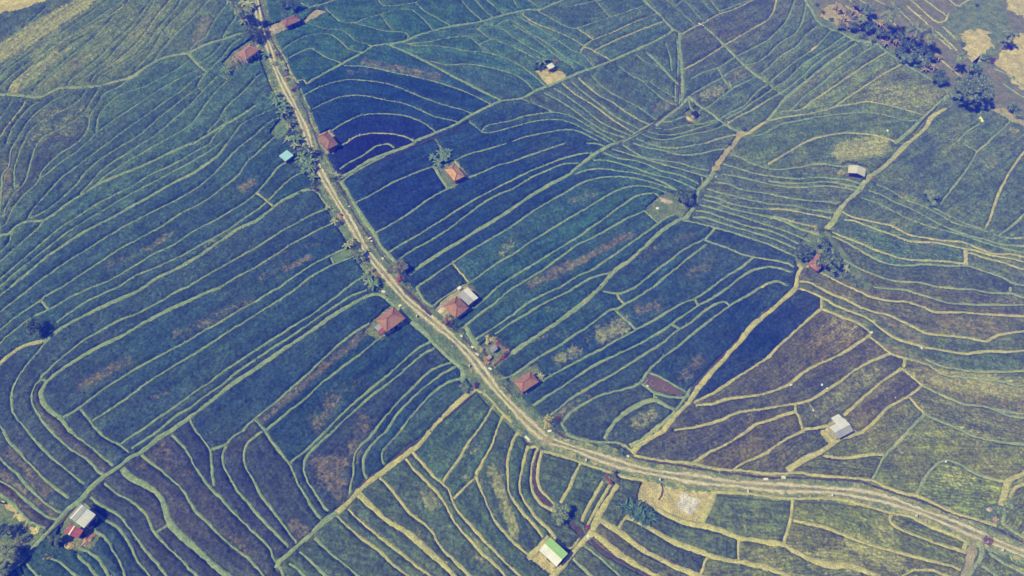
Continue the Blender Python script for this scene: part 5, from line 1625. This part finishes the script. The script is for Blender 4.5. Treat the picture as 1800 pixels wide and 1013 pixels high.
for i, (a_, b_, k_, s_, lb) in enumerate(((489,178,"green",1.1,"green banana left of the road at its first bend"),(500,187,"green",1.0,"green banana touching the road left of its first bend"),(496,198,"green",1.0,"green banana below two others at the first bend"),(508,221,"yellow",.9,"bright yellow banana on the small lawn left of the road"),(507,243,"yellow",.9,"yellow banana with hanging leaf above the pale blue shed"),
     (480,110,"yellow",.8,"yellow plant right on the far road's edge"),(497,110,"yellow",.8,"pale banana right of the far road"),(500,120,"yellow",.7,"pale banana below another right of the far road"),
     (530,276,"green",1.1,"banana right of the pale blue shed"),(542,270,"dark",1.1,"dark banana overhanging the road by the brown tiled house"),(534,288,"green",1.0,"banana below the pale blue shed's corner"),(524,266,"dark",1.0,"dark banana above the pale blue shed"),(542,292,"green",1.0,"banana at the road's left edge below the pale blue shed"),(527,284,"dark",.9,"dark banana directly right of the pale blue shed"),
     (548,302,"yellow",.8,"pale banana at the left verge under the banana thicket"),(577,364,"yellow",.7,"pale yellow plant at the end of a bank left of the road"),(588,388,"yellow",.9,"yellow banana below the cone haystack"),(611,429,"yellow",1.0,"large pale banana at the corner of the roadside lawn"),(618,423,"yellow",.8,"small yellow banana beside the large pale one"),(633,451,"dark",1.0,"dark star shaped banana at the road edge above the yellow bush"),
     (591,307,"yellow",.9,"pale star shaped plant right of the road"),(950,661,"yellow",.8,"straggly pale plant at the right wall of the house near the yellow bush"),(793,556,"dark",.8,"dark banana at the front of the red house at the bend"),(648,495,"yellow",.9,"yellow green banana below the yellow bush left of the road"))):
    banana(a_, b_, k_, s_ * (1.0 if k_ == "yellow" else 1.2), lb, group="roadside bananas")
for a_, b_, r_, k_, lb in ((502,206,.7,"olive","pale shrub on the upper end of the small lawn"),(527,231,.7,"olive","pale shrub at the left track of the road above the blue shed"),(517,236,1.1,"dark","dark shrub between the small lawn and the road"),(514,208,.7,"dark","dark shrub beside the small lawn's upper end"),(474,160,.6,"red","reddish shrub left of the road above the first bend bananas"),(520,153,.7,"brown","brown shrub right of the road above the first bend"),(515,160,.6,"purple","purple shrub right of the road above the first bend"),
     (486,95,.6,"brown","brown shrub on the right verge of the far road"),(503,130,.7,"brown","dry brown shrub right of the road near a plot corner"),(505,140,.6,"olive","olive shrub right of the road near a plot corner"),(551,271,1.0,"dark","dark shrub casting shade across the road"),(560,268,.8,"dark","dark shrub at the left wall of the brown tiled house"),(513,264,.6,"blue","teal shrub at the upper corner of the pale blue shed"),
     (546,314,.8,"dark","dark shrub under the pale banana on the left verge"),(555,322,.9,"dark","dark roadside shrub at the bank junction"),(546,322,.7,"dark","dark shrub at the end of the broad bank left of the road"),(549,331,.5,"olive","pale shrub at the bank junction left of the road"),(557,334,.5,"purple","small purplish shrub at the left road ditch"),(528,340,.5,"dark","tiny dark shrub on the broad bank left of the road"),(586,315,.9,"dark","dark shrub below the pale star shaped plant"),(596,306,.5,"olive","olive shrub right of the pale star shaped plant"),
     (602,389,.4,"brown","small pale shrub below the cone haystack"),(595,393,.8,"dark","dark shrub under the yellow banana near the haystack"),(626,432,1.0,"dark","dark shrub right of the large pale banana"),(625,446,.6,"olive","olive shrub between lawn and road"),(643,457,.7,"brown","brownish shrub above the yellow bush"),(653,479,1.1,"yellow","big yellow bush at the left road edge"),(662,486,.6,"orange","orange shrub at the road edge right of the yellow bush"),(665,494,1.1,"dark","dark shrub shading the road below the yellow bush"),(652,508,.6,"purple","purple shrub left of the white board"),(661,505,.9,"dark","dark shrub beside the white board"),
     (702.5,490,.85,"red","crimson leaved shrub below the round olive tree"),(710,494,.6,"dark","dark shrub right of the crimson one"),(788,558,1.0,"orange","orange shrub at the front of the red house at the bend"),(782,566,.7,"brown","brown shrub nearest the road below the orange one"),(790,571,.7,"purple","purple shrub in the row below the orange one"),(799,578,.6,"dark","dark shrub at the lower end of the front garden row"),
     (817,681,1.1,"light","yellow green bush at the start of the dry bank below the road"),(824,685,.8,"dark","dark bush beside the yellow green one below the road"),(838,677,.6,"purple","purple shrub near the start of the dry bank"),(963,736,.9,"yellow","upper yellow bush near the road junction"),(963,748,.8,"yellow","lower yellow bush near the road junction"),(971,743,.8,"dark","dark shrub between the two yellow bushes"),(982,737,.6,"purple","purple shrub right of the yellow bushes"),(1098,795,.8,"dark","dark bush below the stone pile above the road"),
     (860,597,1.1,"yellow","yellow bush at the top corner of the shrine garden"),(855,640,.6,"orange","orange shrub at the lower corner of the shrine garden")):
    bush(a_, b_, r_ * 1.15, k_, lb, name="shrub", cat="shrub")
tree(705, 470, 1.9, 1.85, "olive", "round olive tree with pinkish centre right of the road", 1.3, 900, .32, 8)
bush(689, 471, 1.3, "olive", "olive bush between the road and the round olive tree")
bush(706, 469, .6, "red", "pink blossom cluster nestled in the round olive tree", h=3.2, name="blossom", cat="blossom") if False else None
def hedge(a, b, w, kinds, label):
    A_, B_ = Vector(P(*a)), Vector(P(*b)); d = B_ - A_; L = d.length
    e = empty("hedge", tuple(A_), math.atan2(d.y, d.x), label, "hedge")
    for i, k_ in enumerate(kinds):
        l = L / len(kinds)
        o = link(bpy.data.objects.new("shrub_row", crown_mesh(LEAF[k_], l * .62, w, .55, 120, .24, 5, int(a[0] + i))), e); o.location = ((i + .5) * l, 0, .5)
hedge((845,614), (857,638), .35, ("yellow","olive","orange"), "left hedge of the shrine garden, along the road")
hedge((869,601), (893,621), .42, ("orange","red","olive","brown","orange"), "upper right hedge of the shrine garden, orange and red")
hedge((893,624), (866,645), .42, ("purple","red","brown","orange"), "lower right hedge of the shrine garden, dark red")
# upper right grove
palm(1546.4, 68, 9.6, "tallest palm of the upper right grove, nearest the fields", "palm", 3.9, 18)
palm(1591, 90, 7.4, "tall palm in the middle of the upper right grove", "palm", 3.5, 16)
palm(1617, 96, 7.6, "tall palm right of the middle one in the upper right grove", "palm", 3.5, 16)
palm(1672, 128, 6.0, "thin palm leaning beside the huge dark tree", "palm", 2.4, 12)
palm(1759, 87, 5.6, "palm on the dry ground at the far upper right", "palm", 2.8, 14)
palm(1507, 55, 4.6, "reddish trunked low palm in the upper right grove's left end", "palm", 2.0, 13)
GROVE_EXTRA = ((1470,12,1.2,"brown banana at the left end of the grove's top edge"),(1508,28,1.2,"brown banana between the low palm and the green grove tree"),(1545,40,1.2,"dry banana left under the tallest palm's crown"),(1556,76,1.1,"dry banana in front of the tallest palm's foot"),(1574,72,1.2,"dry banana right of the tallest palm's foot"),(1600,84,1.1,"dry banana at the foot of the middle tall palm"),(1622,84,1.2,"dry banana between the two right tall palms"),(1612,62,1.2,"dry banana behind the middle tall palm"),(1650,100,1.1,"dry banana at the left end of the tilled beds"),(1626,122,1.0,"dry banana beside the green boundary bush"))
for a_, b_, s_, lb in GROVE_EXTRA + ((1483,32,1.3,"dry brown banana at the left end of the upper right grove"),(1497,40,1.2,"dry brown banana below the low palm in the grove"),(1480,18,1.3,"brown banana at the top frame edge of the grove"),(1487,44,1.0,"drooping brown banana on the grove's field edge"),(1568,58,1.2,"brown banana under the tallest palm"),(1580,55,1.2,"brown banana between two tall palms"),(1641,118,1.0,"reddish dry banana in front of the tilled beds"),(1500,20,1.1,"brown banana beside the dark crowned grove tree")):
    banana(a_, b_, "brown", s_, lb, group="dry bananas of the upper right grove")
for a_, b_, h_, r_, k_, lb in ((1526,19,3.0,2.3,"mid","green tree behind the low palm of the grove"),(1527,48,2.2,2.1,"dark","very dark tree in the grove's middle hollow"),(1593,76,2.4,2.2,"dark","dark tree under the tall middle palm"),(1606,103,2.4,2.1,"mid","green tree at the field edge below the tall palms"),(1634,101,1.8,1.5,"dark","dark low tree beside the tilled beds"),(1582,92,1.8,1.6,"dark","dark tree at the field boundary below the tallest palm"),(1653,138,2.0,2.3,"dark","dark spreading tree left of the huge one"),
     (1573,62,2.2,1.9,"dark","dark tree directly right of the tallest palm's trunk"),(1548,58,1.8,1.5,"dark","dark low tree at the foot of the tallest palm, behind"),(1615,88,2.2,1.7,"dark","dark tree between the two right tall palms"),(1592,102,1.8,1.5,"mid","green low tree at the field boundary, below the middle palm"),(1500,46,2.0,1.6,"dark","dark tree left of the grove's hollow"),(1479,45,1.6,1.2,"olive","olive tree at the grove's field edge"),(1628,112,1.6,1.3,"mid","green low tree at the boundary's end before the huge tree"),(1505,8,2.2,1.6,"olive","olive tree at the grove's top edge"),(1712,122,2.4,2.0,"mid","green tree on top of the huge tree's upper edge"),(1783,190,1.6,1.4,"mid","green low tree near the right frame edge below the huge tree")):
    tree(a_, b_, h_, r_, k_, lb)
for a_, b_, r_, k_, lb in ((1517,64,1.2,"dark","dark bush at the field boundary under the grove"),(1536,73,.9,"dark","dark bush at the foot of the tallest palm"),(1560,68,1.0,"purple","purplish bush right of the tallest palm's foot"),(1615,116,1.2,"mid","green bush at the field boundary, right end of the grove"),(1692,78,.9,"dark","dark bush at the corner of the tilled beds"),(1696,92,.8,"dark","dark bush beside the yellow clearing"),(1637,117,.7,"purple","purple dry bush among the tilled beds"),(1792,200,1.7,"light","light bush at the right frame edge below the huge tree"),(1710,196,.9,"red","reddish bush at the lower edge of the huge tree"),(1664,187,.8,"mid","small bush on the path left of the huge tree"),(1731,104,1.4,"mid","green bush above the huge tree"),(1744,106,1.1,"purple","dry purple bush on the yellow ground above the huge tree"),(1718,9,.7,"dark","lone dark bush in the upper right meadow"),(1776,83,1.0,"purple","dark bush on the dry ground under the far right palm"),(1436,8,.7,"dark","dark bush at the top of the upper right boundary path"),(1447,22,.7,"purple","dry purple bush on the bare ground left of the grove"),
     (1461,35,.8,"dark","dark bush on the bare ground nearest the fields"),(1740,196,.7,"olive","olive bush at the lower right of the huge tree"),(1492,93,.5,"mid","small green bush on a bank in the upper right rice"),(1477,103,.4,"yellow","tiny yellow bush on a bank in the upper right rice"),
     (1478,304,.9,"yellow","pale yellow bush left of the open fronted hut"),(1535,313,.55,"red","small reddish bush right of the open fronted hut"),(1549,320,.8,"mid","green bush on the bank right of the open fronted hut"),(1752,905,.8,"dark","dark bush in the lower right roadside clearing"),(1753,897,.9,"light","light green bush behind the lower right clearing"),(1738,950,1.0,"purple","purple weed patch beside the road in the lower right"),
     (944,116,1.3,"dark","dark bush left of the tiny white roofed shed"),(951,121,.9,"dark","dark bush below the tall banana on the dry clearing"),(977,109,1.0,"brown","dry twiggy bush right of the tiny white roofed shed"),(1443,405,.6,"dark","dark bush beside the rubble on the path above the trees"),(1432,401,.7,"yellow","pale bush left of the rubble on the path"),(1216,200,.6,"dark","dark bush behind the thatched shrine")):
    bush(a_, b_, r_, k_, lb)
banana(953, 107, "green", 1.4, "tall green banana behind the tiny white roofed shed"); banana(946, 108, "dark", 1.2, "dark banana left of the tall one on the dry clearing")
tree(1772, 886, 2.6, .95, "light", "thin leaning sapling in the lower right roadside clearing", .7, 200, .3, 5, "sapling", "tree")
# ================================================================ the added blue volume for the navy shadow tint
def tint_volume():
    m = bpy.data.materials.new("blue tint volume"); m.use_nodes = True; t = m.node_tree
    t.nodes.remove(t.nodes["Principled BSDF"])
    v = t.nodes.new("ShaderNodeVolumePrincipled")
    v.inputs["Color"].default_value = (*TINT_COLOR, 1); v.inputs["Density"].default_value = TINT_DENSITY
    v.inputs["Absorption Color"].default_value = (1, 1, 1, 1); v.inputs["Anisotropy"].default_value = TINT_G
    t.links.new(v.outputs[0], t.nodes["Material Output"].inputs["Volume"])
    b = MB(); b.box(0, 350, 80, 1900, 1800, 162)
    tag(b.build("tint_volume", m), kind='stuff')
tint_volume()
